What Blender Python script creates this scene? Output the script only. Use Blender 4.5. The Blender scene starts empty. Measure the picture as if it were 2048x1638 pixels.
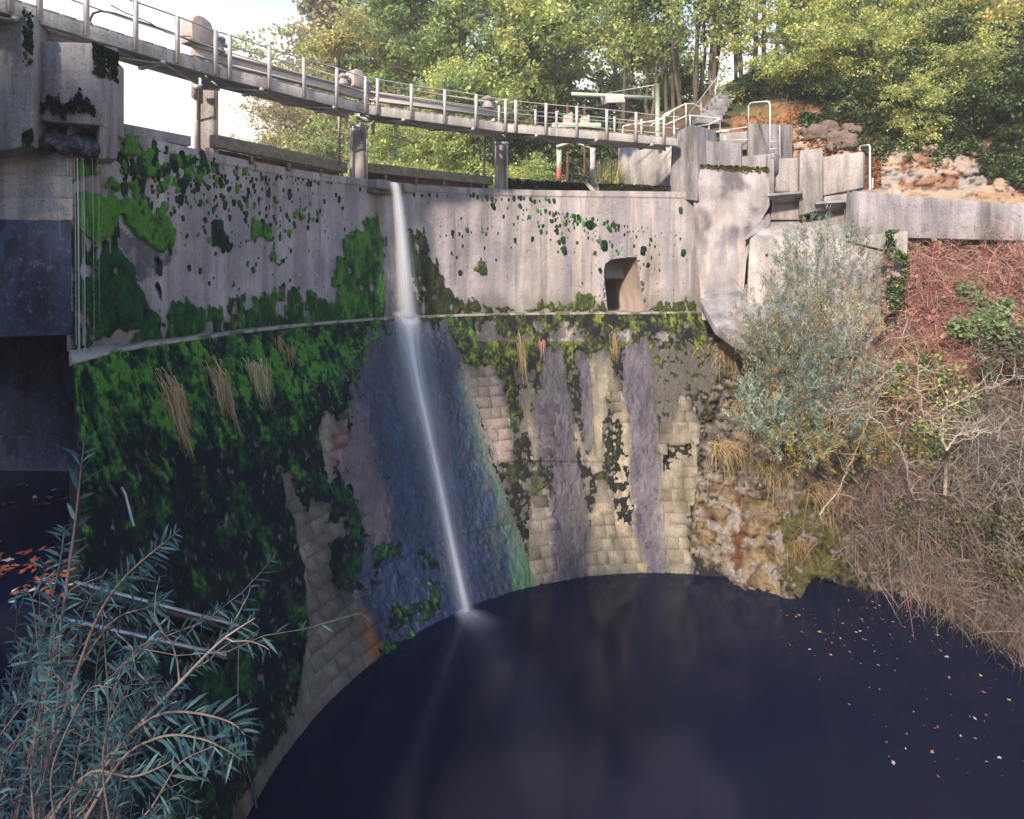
import bpy, math, random
import numpy as np
from mathutils import Vector

# ------------------------------------------------------------------ camera, world, sun
scene = bpy.context.scene
COL = scene.collection
F = 1250.0; HX = 1024.0; HY = 540.0          # metres are real: eye at z = 0, pool 8.55 m below
POOL = -8.55; LEDGE = -1.43; CREST = 2.7
CX, CY = 4.0, 9.5                            # centre of the arch in plan
cam_d = bpy.data.cameras.new('camera'); cam = bpy.data.objects.new('camera', cam_d); COL.objects.link(cam)
cam.location = (0, 0, 0); cam.rotation_euler = (math.pi/2, 0, 0)
cam_d.sensor_width = 36; cam_d.lens = 36*F/2048; cam_d.shift_y = -(819-HY)/2048
cam_d.clip_start = .1; cam_d.clip_end = 3000
scene.camera = cam

SUN_EL = math.radians(33); SUN_AZ = math.atan2(-.46, -.89)   # azimuth from +Y towards +X
world = bpy.data.worlds.new('World'); scene.world = world; world.use_nodes = True
wn = world.node_tree.nodes; wl = world.node_tree.links
sky = wn.new('ShaderNodeTexSky'); sky.sky_type = 'NISHITA'; sky.sun_disc = False
sky.sun_elevation = SUN_EL; sky.sun_rotation = SUN_AZ % (2*math.pi)
sky.air_density = 1.2; sky.dust_density = .3; sky.ozone_density = 4.5
# milky autumn haze low over the whole horizon, the same all the way round
_tc = wn.new('ShaderNodeTexCoord'); _sx = wn.new('ShaderNodeSeparateXYZ'); wl.new(_tc.outputs['Generated'], _sx.inputs[0])
_mr = wn.new('ShaderNodeMapRange'); _mr.interpolation_type = 'SMOOTHSTEP'
for _k, _v in (('From Min', .22), ('From Max', .46), ('To Min', .95), ('To Max', .0)): _mr.inputs[_k].default_value = _v
wl.new(_sx.outputs['Z'], _mr.inputs['Value'])
_mx = wn.new('ShaderNodeMix'); _mx.data_type = 'RGBA'; wl.new(_mr.outputs[0], _mx.inputs[0]); wl.new(sky.outputs[0], _mx.inputs[6]); _mx.inputs[7].default_value = (4.7, 4.0, 3.2, 1)
wl.new(_mx.outputs[2], wn['Background'].inputs[0]); wn['Background'].inputs[1].default_value = .15
sd = bpy.data.lights.new('sun', 'SUN'); sun = bpy.data.objects.new('sun', sd); COL.objects.link(sun)
sd.energy = 3.9; sd.angle = math.radians(4); sd.color = (1, .82, .63)
tosun = Vector((math.sin(SUN_AZ)*math.cos(SUN_EL), math.cos(SUN_AZ)*math.cos(SUN_EL), math.sin(SUN_EL)))
sun.rotation_euler = tosun.to_track_quat('Z', 'Y').to_euler()
vs = scene.view_settings
scene.display_settings.display_device = 'sRGB'
vs.view_transform = 'Standard'; vs.look = 'None'; vs.gamma = 1; vs.use_curve_mapping = False
vs.exposure = 1.4

# ------------------------------------------------------------------ small library
rng = np.random.default_rng(7); random.seed(7)
def P(x, y, Y): return np.array(((x-HX)/F*Y, Y, (HY-y)/F*Y))       # photograph pixel + distance -> point in the place
def PZ(x, y, z):
    Y = z*F/(HY-y); return np.array(((x-HX)/F*Y, Y, z))
def proj(v):
    Y = np.maximum(v[..., 1], .05); return HX+v[..., 0]/Y*F, HY-v[..., 2]/Y*F
def _h(ix, iy, iz, s):
    n = (ix*374761393 + iy*668265263 + iz*2147483647 + s*1274126177) & 0xffffffff
    n = ((n ^ (n >> 13))*1274126177) & 0xffffffff
    n = ((n ^ (n >> 16))*2246822519) & 0xffffffff
    return ((n ^ (n >> 15)) & 0xffff)/65535.0
def vn(p, s=0):
    p = np.asarray(p, float); i = np.floor(p).astype(np.int64); f = p-i; f = f*f*(3-2*f)
    x, y, z = i[..., 0], i[..., 1], i[..., 2]; u, v, w = f[..., 0], f[..., 1], f[..., 2]
    def L(a, b, t): return a+(b-a)*t
    c = [[[_h(x+a, y+b, z+d, s) for d in (0, 1)] for b in (0, 1)] for a in (0, 1)]
    return L(L(L(c[0][0][0], c[1][0][0], u), L(c[0][1][0], c[1][1][0], u), v),
             L(L(c[0][0][1], c[1][0][1], u), L(c[0][1][1], c[1][1][1], u), v), w)
def fbm(p, s=0, o=4, g=.5):
    p = np.asarray(p, float); t = 0; a = 1; n = 0
    for k in range(o):
        t = t+a*vn(p*(2**k), s+k*17); n += a; a *= g
    return t/n
def sstep(a, b, x):
    t = np.clip((x-a)/(b-a), 0, 1); return t*t*(3-2*t)
def inpoly(px, py, poly):
    r = np.zeros(px.shape, bool); n = len(poly); j = n-1
    for i in range(n):
        xi, yi = poly[i]; xj, yj = poly[j]
        if yi != yj:
            c = ((yi > py) != (yj > py)) & (px < (xj-xi)*(py-yi)/(yj-yi)+xi); r ^= c
        j = i
    return r
def unit(v): v = np.asarray(v, float); return v/(np.linalg.norm(v)+1e-12)

class MB:
    def __init__(s): s.v = []; s.c = []; s.f = []; s.n = 0
    def add(s, v, f, c=None):
        v = np.asarray(v, float).reshape(-1, 3)
        for a in (f if isinstance(f, list) else [f]):
            s.f.append(np.asarray(a, np.int64)+s.n)
        s.v.append(v); s.n += len(v)
        if c is None: c = (1, 1, 1)
        c = np.asarray(c, float); s.c.append(np.broadcast_to(c, (len(v), 3)) if c.ndim == 1 else c)
        return s
    def box(s, p, size, ax=None, c=None):          # centre, full sizes, optional axes
        ax = np.eye(3) if ax is None else np.asarray(ax); h = np.asarray(size)/2
        k = np.array([(a, b, d) for a in (-1, 1) for b in (-1, 1) for d in (-1, 1)])*h
        return s.add(np.asarray(p)+k@ax, BOXF, c)
    def beam(s, a, b, w, h, up=(0, 0, 1), c=None):  # bar from a to b, width w across, h along up
        a = np.asarray(a, float); b = np.asarray(b, float); d = b-a; L = np.linalg.norm(d); d = d/L
        x = unit(np.cross(d, up)); z = np.cross(x, d)
        return s.box((a+b)/2, (L, w, h), (d, x, z), c)
    def tube(s, pts, r, n=6, c=None, cap=True):
        pts = np.asarray(pts, float); m = len(pts); r = np.broadcast_to(np.asarray(r, float), (m,))
        t = np.gradient(pts, axis=0); t /= np.linalg.norm(t, axis=1)[:, None]+1e-9
        ref = np.array((0, 0, 1.)) if abs(t[:, 2]).mean() < .8 else np.array((1., 0, 0))
        x = np.cross(t, ref); x /= np.linalg.norm(x, axis=1)[:, None]+1e-9; y = np.cross(t, x)
        a = np.arange(n)*2*np.pi/n
        v = pts[:, None]+r[:, None, None]*(np.cos(a)[None, :, None]*x[:, None]+np.sin(a)[None, :, None]*y[:, None])
        i = np.arange(m-1)[:, None]*n; k = np.arange(n)[None]; k2 = (k+1) % n
        f = np.stack([i+k, i+k2, i+n+k2, i+n+k], -1).reshape(-1, 4)
        fs = [f]
        if cap and n > 3:
            fs += [np.arange(n)[None], (np.arange(n)[::-1]+(m-1)*n)[None]]
        return s.add(v, fs, c)
    def lathe(s, base, prof, n=16, c=None):        # (radius, z) profile about a vertical axis
        a = np.arange(n)*2*np.pi/n; m = len(prof)
        v = np.array([[(base[0]+r*math.cos(t), base[1]+r*math.sin(t), base[2]+z) for t in a] for r, z in prof])
        i = np.arange(m-1)[:, None]*n; k = np.arange(n)[None]; k2 = (k+1) % n
        f = np.stack([i+k, i+k2, i+n+k2, i+n+k], -1).reshape(-1, 4)
        return s.add(v, [f, np.arange(n)[::-1][None], (np.arange(n)+(m-1)*n)[None]], c)
    def build(s, name, mat, parent=None, smooth=False, loc=None):
        o = bpy.data.objects.new(name, s.mesh(name, mat, smooth, loc)); COL.objects.link(o)
        if loc is not None: o.location = loc
        if parent is not None:
            o.parent = parent
            if loc is None: o.location = -Vector(parent.location) if parent.rotation_euler.z == 0 else (0, 0, 0)
        return o
    def mesh(s, name, mat, smooth=False, loc=None):
        v = np.concatenate(s.v); c = np.concatenate(s.c)
        if loc is not None: v = v-np.asarray(loc)
        me = bpy.data.meshes.new(name); me.vertices.add(len(v)); me.vertices.foreach_set('co', v.astype(np.float32).ravel())
        tot = np.concatenate([np.full(len(a), a.shape[1]) for a in s.f]); idx = np.concatenate([a.ravel() for a in s.f])
        me.loops.add(len(idx)); me.loops.foreach_set('vertex_index', idx.astype(np.int32))
        me.polygons.add(len(tot)); st = np.r_[0, np.cumsum(tot)[:-1]]
        me.polygons.foreach_set('loop_start', st.astype(np.int32)); me.polygons.foreach_set('loop_total', tot.astype(np.int32))
        if smooth: me.polygons.foreach_set('use_smooth', np.ones(len(tot), bool))
        a = me.color_attributes.new('Col', 'FLOAT_COLOR', 'POINT')
        a.data.foreach_set('color', np.c_[c, np.ones(len(c))].astype(np.float32).ravel())
        me.update(calc_edges=True); me.validate()
        if mat is not None: me.materials.append(mat)
        return me
BOXF = np.array([(0, 1, 3, 2), (4, 6, 7, 5), (0, 4, 5, 1), (2, 3, 7, 6), (0, 2, 6, 4), (1, 5, 7, 3)])

def tag(o, label=None, cat=None, group=None, kind=None):
    for k, v in (('label', label), ('category', cat), ('group', group), ('kind', kind)):
        if v: o[k] = v
    return o
def thing(name, loc, label, cat, group=None):
    o = bpy.data.objects.new(name, None); COL.objects.link(o); o.location = Vector(loc); o.empty_display_size = .2
    return tag(o, label, cat, group)
def dup(o, parent=None):
    c = o.copy(); COL.objects.link(c)
    if parent is not None: c.parent = parent
    for ch in list(o.children): dup(ch, c)
    return c
def bevel(o, w=.02, seg=2):
    m = o.modifiers.new('edge', 'BEVEL'); m.width = w; m.segments = seg; m.limit_method = 'ANGLE'; m.angle_limit = .6
    return o
def grid_faces(nu, nv, keep=None):
    i = np.arange(nu-1)[:, None]*nv+np.arange(nv-1)[None]
    f = np.stack([i, i+nv, i+nv+1, i+1], -1)
    return f.reshape(-1, 4) if keep is None else f[keep]
def submesh(v, f, c):
    u, inv = np.unique(f, return_inverse=True); return v[u], inv.reshape(f.shape), c[u]

# ------------------------------------------------------------------ materials
def new_mat(name):
    m = bpy.data.materials.new(name); m.use_nodes = True; nt = m.node_tree
    return m, nt, nt.nodes['Principled BSDF']
def N(nt, t, **k):
    n = nt.nodes.new(t)
    for a, v in k.items(): setattr(n, a, v)
    return n
def noise(nt, vec, scale, detail=4, rough=.6, stretch=None):
    n = N(nt, 'ShaderNodeTexNoise'); n.inputs['Scale'].default_value = scale; n.inputs['Detail'].default_value = detail
    n.inputs['Roughness'].default_value = rough
    if stretch:
        mp = N(nt, 'ShaderNodeMapping'); mp.inputs['Scale'].default_value = stretch
        nt.links.new(vec, mp.inputs[0]); vec = mp.outputs[0]
    nt.links.new(vec, n.inputs['Vector']); return n.outputs['Fac']
def ramp(nt, fac, stops):
    r = N(nt, 'ShaderNodeValToRGB'); el = r.color_ramp.elements
    while len(el) < len(stops): el.new(.5)
    for e, (p, c) in zip(el, stops): e.position = p; e.color = (*c, 1) if not np.isscalar(c) else (c, c, c, 1)
    nt.links.new(fac, r.inputs[0]); return r.outputs[0]
def mix(nt, a, b, fac, mode='MIX'):
    m = N(nt, 'ShaderNodeMix', data_type='RGBA', blend_type=mode)
    for s, v in ((0, fac), (6, a), (7, b)):
        if hasattr(v, 'node'): nt.links.new(v, m.inputs[s])
        else: m.inputs[s].default_value = v if s == 0 else (*v, 1)
    return m.outputs[2]
def bump(nt, b, h, dist, strength=1):
    n = N(nt, 'ShaderNodeBump'); n.inputs['Distance'].default_value = dist; n.inputs['Strength'].default_value = strength
    nt.links.new(h, n.inputs['Height']); nt.links.new(n.outputs[0], b.inputs['Normal'])
def pos(nt): return N(nt, 'ShaderNodeNewGeometry').outputs['Position']
def col(nt):
    a = N(nt, 'ShaderNodeVertexColor'); a.layer_name = 'Col'; return a.outputs[0]

def painted(name, rough=.85, nscale=14, lo=.72, hi=1.28, bscale=30, bdist=.02, wet=None, spec=.4, stretch=None):
    m, nt, b = new_mat(name); p = pos(nt)
    n = noise(nt, p, nscale, 6, .7, stretch)
    k = ramp(nt, n, [(.28, lo), (.72, hi)])
    nt.links.new(mix(nt, col(nt), k, 1, 'MULTIPLY'), b.inputs['Base Color'])
    b.inputs['Roughness'].default_value = rough; b.inputs['Specular IOR Level'].default_value = spec
    if wet:
        a = N(nt, 'ShaderNodeAttribute'); a.attribute_name = 'Wet'
        mr = N(nt, 'ShaderNodeMapRange'); mr.inputs['To Min'].default_value = rough; mr.inputs['To Max'].default_value = wet
        nt.links.new(a.outputs['Fac'], mr.inputs[0]); nt.links.new(mr.outputs[0], b.inputs['Roughness'])
    bump(nt, b, noise(nt, p, bscale, 6, .7), bdist)
    return m
def concrete(name, base, dark=.45, stain=.6, light=1.15, attr=False, spots=None):
    m, nt, b = new_mat(name); p = pos(nt)
    s1 = ramp(nt, noise(nt, p, 1.0, 5, .65, (2.2, 2.2, .28)), [(.32, stain), (.62, light)])
    s2 = ramp(nt, noise(nt, p, .7, 4, .6), [(.3, .72), (.7, 1.15)])
    s3 = ramp(nt, noise(nt, p, 26, 6, .75), [(.36, dark), (.5, 1), (.74, 1.12)])
    c = mix(nt, base, s1, 1, 'MULTIPLY'); c = mix(nt, c, s2, 1, 'MULTIPLY'); c = mix(nt, c, s3, .8, 'MULTIPLY')
    pit = ramp(nt, noise(nt, p, 5, 8, .75), [(.60, 0.), (.68, .85)])
    c = mix(nt, c, tuple(x*.22 for x in base), pit)
    lich = ramp(nt, noise(nt, p, 8.5, 5, .7, (1, 1, 1.3)), [(.62, 0.), (.70, .6)])
    c = mix(nt, c, tuple(min(.62, x*1.45) for x in base), lich)
    if spots: c = mix(nt, c, spots, ramp(nt, noise(nt, p, 7, 7, .8), [(.54, 0.), (.66, .75)])); c = mix(nt, c, tuple(x*.3 for x in base), ramp(nt, noise(nt, p, 2.2, 4, .6, (1, 1, .5)), [(.52, 0.), (.60, .8)]))
    if attr: c = mix(nt, c, col(nt), 1, 'MULTIPLY')
    nt.links.new(c, b.inputs['Base Color']); b.inputs['Roughness'].default_value = .88
    bump(nt, b, noise(nt, p, 20, 8, .75), .012)
    return m
def flat(name, c, rough=.6, metal=0, var=.25, scale=9, bd=.004):
    m, nt, b = new_mat(name); p = pos(nt)
    k = ramp(nt, noise(nt, p, scale, 6, .7), [(.3, 1-var), (.7, 1+var*.5)])
    nt.links.new(mix(nt, c, k, 1, 'MULTIPLY'), b.inputs['Base Color'])
    b.inputs['Roughness'].default_value = rough; b.inputs['Metallic'].default_value = metal
    bump(nt, b, noise(nt, p, 60, 4), bd)
    return m
def leafmat(name, trans=.48, rough=.55):
    m, nt, b = new_mat(name); c = col(nt)
    nt.links.new(c, b.inputs['Base Color']); b.inputs['Roughness'].default_value = rough
    b.inputs['Specular IOR Level'].default_value = .25
    t = N(nt, 'ShaderNodeBsdfTranslucent'); nt.links.new(c, t.inputs[0])
    ms = N(nt, 'ShaderNodeMixShader'); ms.inputs[0].default_value = trans
    nt.links.new(b.outputs[0], ms.inputs[1]); nt.links.new(t.outputs[0], ms.inputs[2])
    nt.links.new(ms.outputs[0], nt.nodes['Material Output'].inputs[0]); return m

M_CON = concrete('weathered_concrete', (.30, .28, .275), stain=.45, light=1.2)
M_CONW = concrete('wet_and_shaded_concrete', (.030, .044, .090), stain=.4, light=1.4, spots=(.14, .16, .22))
M_CONG = concrete('grey_streaked_concrete', (.225, .215, .23), stain=.38, light=1.3)
M_CONL = concrete('pale_concrete', (.31, .29, .285), stain=.5)
M_COND = concrete('stained_concrete', (.235, .23, .24), stain=.4)
M_CONA = concrete('dam_concrete', (.30, .282, .30), dark=.72, stain=.66, light=1.1, attr=True)
M_WALL = painted('wet_masonry', .8, 9, .6, 1.3, 22, .03, wet=.16, spec=.5, stretch=(1, 1, .5))
M_MOSS = painted('moss', 1, 34, .35, 1.55, 70, .03, spec=.1)
M_STONE = painted('dam_stone', .85, 22, .5, 1.3, 40, .02, spec=.3, stretch=(1, 1, .35))
M_BANK = painted('bank_soil', .95, 12, .6, 1.3, 25, .05, spec=.2)
M_ROCK = painted('limestone', .9, 16, .5, 1.3, 18, .09, spec=.3)
M_LEAF = leafmat('leaf'); M_GRASS = leafmat('straw', .25, .7)
M_BARK = painted('bark', .95, 16, .6, 1.25, 40, .02, spec=.2)
M_STEEL = flat('galvanised_steel', (.42, .42, .42), .55, .35, .3)
M_PAINT = flat('grey_paint', (.40, .385, .38), .6, 0, .25)
M_FASC = concrete('fascia_concrete', (.42, .40, .38), stain=.5)
M_DARK = flat('black_steel', (.012, .012, .014), .35, .4, .4)
M_RUST = flat('rusted_steel', (.16, .07, .045), .85, .1, .5)
M_GREEN = flat('green_paint', (.34, .40, .31), .5, 0, .2)
M_PINK = flat('faded_red_paint', (.36, .30, .275), .6, 0, .35)
M_WOOD = flat('grey_timber', (.22, .20, .18), .9, 0, .5, 20, .01)
M_GATE = flat('mossy_timber', (.20, .18, .14), .95, 0, .6, 8, .02)
M_RED = flat('red_paint', (.5, .12, .12), .6, 0, .3)
M_WHITE = flat('white_paint', (.60, .585, .57), .5, 0, .15)
M_BLACK = flat('rubber', (.02, .02, .022), .5, 0, .3)
M_LEAFL = painted('fallen_leaf', .5, 40, .7, 1.2, 60, .002)
# ------------------------------------------------------------------ the dam: plan and section
D2R = math.pi/180
_x = np.array([239, 342, 479, 700, 900, 1000, 1172, 1377.]); _c = np.array([263, 286, 313, 354, 374, 379, 385, 386.])
_xl = np.array([239, 342, 479, 700, 830, 1000, 1200, 1400.]); _l = np.array([685, 674, 657, 636, 631, 628, 625, 623.])
def _plan(x, y, z): p = PZ(x, y, z); return math.atan2(p[1]-CY, p[0]-CX)/D2R, math.hypot(p[0]-CX, p[1]-CY)
_pt = np.array([_plan(a, b, CREST) for a, b in zip(_x, _c)]+[_plan(a, b, LEDGE) for a, b in zip(_xl, _l)])
_co = np.polyfit(_pt[:, 0]-120, _pt[:, 1], 4)
def r_up(th): return np.polyval(_co, np.clip(th, 77, 168)-120)
def r_out(th): return r_up(th)-np.interp(th, [90, 140, 153, 163, 171, 182], [.42, .42, .5, .58, .8, 1.25])
R_POOL = 8.15
def r_low(th, z):
    t = np.clip((LEDGE-z)/(LEDGE-POOL), -.2, 1.3); ro = r_out(th)
    return ro-np.sign(t)*np.abs(t)**1.12*(ro-R_POOL)
def cyl(th, r, z):
    th = np.asarray(th)*D2R; return np.stack([CX+r*np.cos(th), CY+r*np.sin(th), np.broadcast_to(z, np.shape(r))], -1)
def hit(x, y, rf, t0=8, t1=26):                       # where the sight line of a pixel meets a wall of the dam
    a, b = t0, t1; d = P(x, y, 1.)
    f = lambda s: math.hypot(d[0]*s-CX, d[1]*s-CY)-float(rf(math.atan2(d[1]*s-CY, d[0]*s-CX)/D2R % 360, d[2]*s))
    ss = np.linspace(t0, t1, 90); v = [f(s) for s in ss]
    for i in range(89):
        if v[i] <= 0 < v[i+1]: a, b = ss[i], ss[i+1]; break
    for _ in range(30):
        m = (a+b)/2
        if f(m) > 0: b = m
        else: a = m
    return d*a
rfU = lambda th, z: r_up(th)
rfL = lambda th, z: r_low(th, z)
def up_hit(x, y): return hit(x, y, rfU)
def low_hit(x, y): return hit(x, y, rfL, 5, 24)
def warp(px, py, pts, a=9, b=4):
    q = pts*np.array((1.6, 1.6, .9)); st = fbm(pts*np.array((7, 7, .55)), 7, 3)-.5
    return (px+a*2*(fbm(q, 3, 3)-.5)+1.6*a*st+9*(vn(pts*np.array((30, 30, 2.4)), 11)-.5)+b*2*(fbm(pts*9, 5, 2)-.5)+3*(vn(pts*34, 8)-.5),
            py+a*2*(fbm(q, 4, 3)-.5)+5*a*st+b*2.4*(fbm(pts*9, 6, 2)-.5)+3*(vn(pts*34, 9)-.5))
def lerp(c, d, t): t = np.asarray(t)[..., None]; return c*(1-t)+np.asarray(d)*t

TAN = [
 [(566,945),(580,938),(590,975),(603,1018),(615,1027),(622,1010),(633,995),(645,1008),(660,1003),(652,1040),(640,1050),(660,1055),(692,1040),(690,1070),(655,1085),(659,1100),(657,1140),(665,1170),(680,1187),(700,1183),(722,1192),(740,1220),(754,1250),(762,1290),(756,1330),(735,1365),(700,1420),(640,1490),(560,1590),(510,1680),(440,1680),(540,1500),(600,1420),(604,1340),(615,1290),(612,1200),(605,1120),(595,1080),(590,1040),(575,1010),(568,980)],
 [(636,850),(645,830),(672,832),(692,818),(690,870),(684,905),(670,925),(662,950),(655,967),(650,960),(643,900),(637,875)],
 [(920,722),(990,735),(1000,775),(1015,800),(1020,850),(1028,918),(998,926),(985,890),(965,830),(945,790)],
 [(1040,770),(1065,778),(1072,830),(1078,914),(1066,908),(1055,860),(1050,810)],
 [(1175,705),(1215,700),(1226,760),(1213,790),(1210,900),(1212,918),(1190,940),(1175,930),(1160,905),(1138,850),(1150,845),(1165,895),(1182,915),(1190,905),(1186,820)],
 [(1222,752),(1245,765),(1262,900),(1273,1020),(1288,1150),(1172,1166),(1168,1090),(1190,1000),(1197,960),(1212,955),(1228,1035)],
 [(1058,955),(1070,985),(1092,972),(1100,1020),(1106,1080),(1122,1160),(1060,1172),(1055,1080),(1065,1040)],
 [(1318,835),(1350,840),(1362,800),(1374,805),(1390,830),(1402,860),(1393,900),(1414,965),(1402,1000),(1382,1010),(1372,1040),(1378,1100),(1390,1160),(1332,1160),(1330,1060),(1322,950)],
]
DARKM = [[(1210,838),(1240,835),(1255,900),(1268,1020),(1265,1062),(1250,1050),(1232,1035),(1222,960),(1212,900)],
 [(1325,884),(1380,886),(1386,905),(1372,920),(1348,922),(1350,945),(1325,945),(1328,915)]]
PURP = [[(1258,684),(1295,680),(1300,740),(1312,830),(1320,940),(1330,1060),(1333,1160),(1288,1160),(1275,1040),(1262,930),(1252,830),(1246,720)],
 [(1085,700),(1125,690),(1130,760),(1145,840),(1150,920),(1172,1010),(1178,1175),(1108,1175),(1098,1050),(1112,980),(1117,930),(1080,922),(1074,850)],
 [(1148,700),(1176,702),(1188,820),(1192,900),(1180,912),(1168,880),(1160,780)]]
SCOUR = [(692,835),(720,828),(742,870),(745,905),(762,960),(768,1010),(790,1100),(745,1090),(715,1005),(700,960),(675,930),(690,890)]
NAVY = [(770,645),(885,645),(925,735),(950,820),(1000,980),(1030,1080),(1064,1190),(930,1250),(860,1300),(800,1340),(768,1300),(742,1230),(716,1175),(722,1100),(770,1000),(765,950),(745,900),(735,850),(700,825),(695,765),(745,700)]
TEAL = [(905,742),(928,742),(962,850),(988,920),(1012,1000),(1050,1100),(1064,1185),(1022,1190),(1002,1040),(978,930),(948,850)]
GBAND = [[(120,700),(480,662),(770,630),(762,700),(640,765),(560,820),(430,850),(330,890),(250,960),(190,1000),(165,1150),(120,1150)],
 [(850,632),(1400,622),(1470,690),(1290,692),(1235,725),(1100,732),(1000,765),(900,735),(858,690)]]
RPANEL = [(1292,690),(1450,690),(1440,780),(1400,835),(1370,800),(1350,840),(1318,832),(1304,760)]
def paint_low(pts):
    px, py = proj(pts); wx, wy = warp(px, py, pts)
    n1 = fbm(pts*2.2, 20, 4); n2 = fbm(pts*7, 21, 3); nv = fbm(pts*np.array((5, 5, .7)), 22, 3)
    c = lerp(np.full(pts.shape, (.020, .022, .018)), (.075, .07, .06), sstep(.45, .7, n2))
    wet = np.full(px.shape, .35); moss = np.ones(px.shape); n3 = fbm(pts*np.array((19, 19, 9)), 23, 2); bright = sstep(.46, .64, n1*.4+n2*.25+n3*.2+nv*.15)*.6
    bx, by = warp(px, py, pts, 42, 26)
    for g in GBAND: bright = np.where(inpoly(bx, by, g), sstep(.36, .60, n1*.25+n2*.25+nv*.3+n3*.2)*.95, bright)
    k = inpoly(bx, by, GBAND[1]); bright = np.where(k, bright*.95, bright)
    mid = (px > 900) & ~k & (py > 690); bright = np.where(mid, bright*.75, bright)
    blk = k & (py > 642) & (py < 682) & (n1 > .52) & (px > 950); moss = np.where(blk, 0, moss)
    c = np.where(blk[:, None], lerp(np.full(pts.shape, (.07, .065, .065)), (.30, .27, .24), sstep(.5, .62, n2)), c)
    def put(m, cc, w):
        nonlocal c, wet, moss
        c = np.where(m[:, None], cc, c); wet = np.where(m, w, wet); moss = np.where(m, 0, moss)
    z = np.full(pts.shape, 1.)
    r = inpoly(wx, wy, RPANEL); put(r & (n2 < .56), lerp(z*(.035, .036, .034), (.10, .09, .08), n2), .3)
    qx, qy = warp(px, py, pts, 22, 22); m = inpoly(qx, qy, NAVY); put(m, lerp(z*(.002, .007, .026), (.014, .046, .125), sstep(.40, .70, nv*.35+n2*.3+.35*vn(pts*np.array((30, 30, 10)), 48))), .92)  # sky reflection on the wet stone put into the blue colour
    gr = m & (py > 1040) & (px < 880) & (n1 > .56); moss = np.where(gr, 1, moss)
    m = inpoly(qx, qy, SCOUR); put(m, lerp(z*(.055, .042, .055), (.13, .095, .10), sstep(.35, .65, n2)), .75)
    m = inpoly(wx, wy, TEAL); put(m, lerp(z*(.02, .07, .06), (.07, .16, .12), n2), .85)
    m = m & (py > 930) & (n1 > .5); c = np.where(m[:, None], (.03, .12, .03), c)
    for i, t in enumerate(TAN):
        m = inpoly(wx, wy, t)
        cc = lerp(z*(.15, .13, .10), (.33, .285, .225), sstep(.3, .7, nv*.65+n2*.35))
        sk = fbm(pts*np.array((11, 11, .55)), 31, 3); cc = lerp(cc, (.085, .075, .06), sstep(.50, .66, sk)*.85); cc = lerp(cc, (.42, .385, .33), sstep(.60, .70, fbm(pts*np.array((8, 8, .4)), 33, 2))*.7)
        cc = lerp(cc, (.07, .08, .035), sstep(.55, .68, fbm(pts*np.array((4, 4, 1.2)), 32, 4))*.8)
        if i == 0: cc = lerp(cc*.75, (.10, .085, .075), sstep(.58, .68, fbm(pts*5, 30, 2)))
        if i in (4, 5): cc = lerp(cc, (.34, .285, .18), sstep(.5, .65, nv))
        if i == 2: cc = lerp(cc, (.34, .27, .24), .6)
        put(m, cc, 0.05)
        if i == 0:
            q = m & inpoly(wx, wy, [(715,1200),(745,1190),(775,1300),(750,1340),(730,1300)])
            c = np.where(q[:, None], lerp(z*(.16, .06, .025), (.30, .13, .05), n2), c)
        if i == 1:
            q = m & inpoly(wx, wy, [(658,850),(690,833),(690,880),(678,912),(660,908)])
            c = np.where(q[:, None], lerp(z*(.14, .05, .05), (.30, .16, .14), sstep(.4, .6, n2)), c)
    for it, t in enumerate(PURP):
        put(inpoly(wx, wy, t), (.72, .50, .62)[it]*lerp(z*(.052, .045, .068), (.165, .145, .185), sstep(.38, .66, nv*.6+n2*.4)), .5)
    for t in DARKM:
        m = inpoly(wx, wy, t); moss = np.where(m, 1, moss); bright = np.where(m, bright*.8, bright)
    fl = (fbm(pts*np.array((14, 14, 3.4)), 40, 3) > .735) & (moss > .5) & (py > 760); moss = np.where(fl, 0, moss)
    c = np.where(fl[:, None], (.26, .24, .23), c)
    # dark moss between the bare streaks, a little of it flaking off
    moss = np.where((moss > .5) & (px > 935) & (py > 740) & (fbm(pts*6, 44, 3) < .40), 0, moss)
    return c, wet, moss, bright, n2
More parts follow.
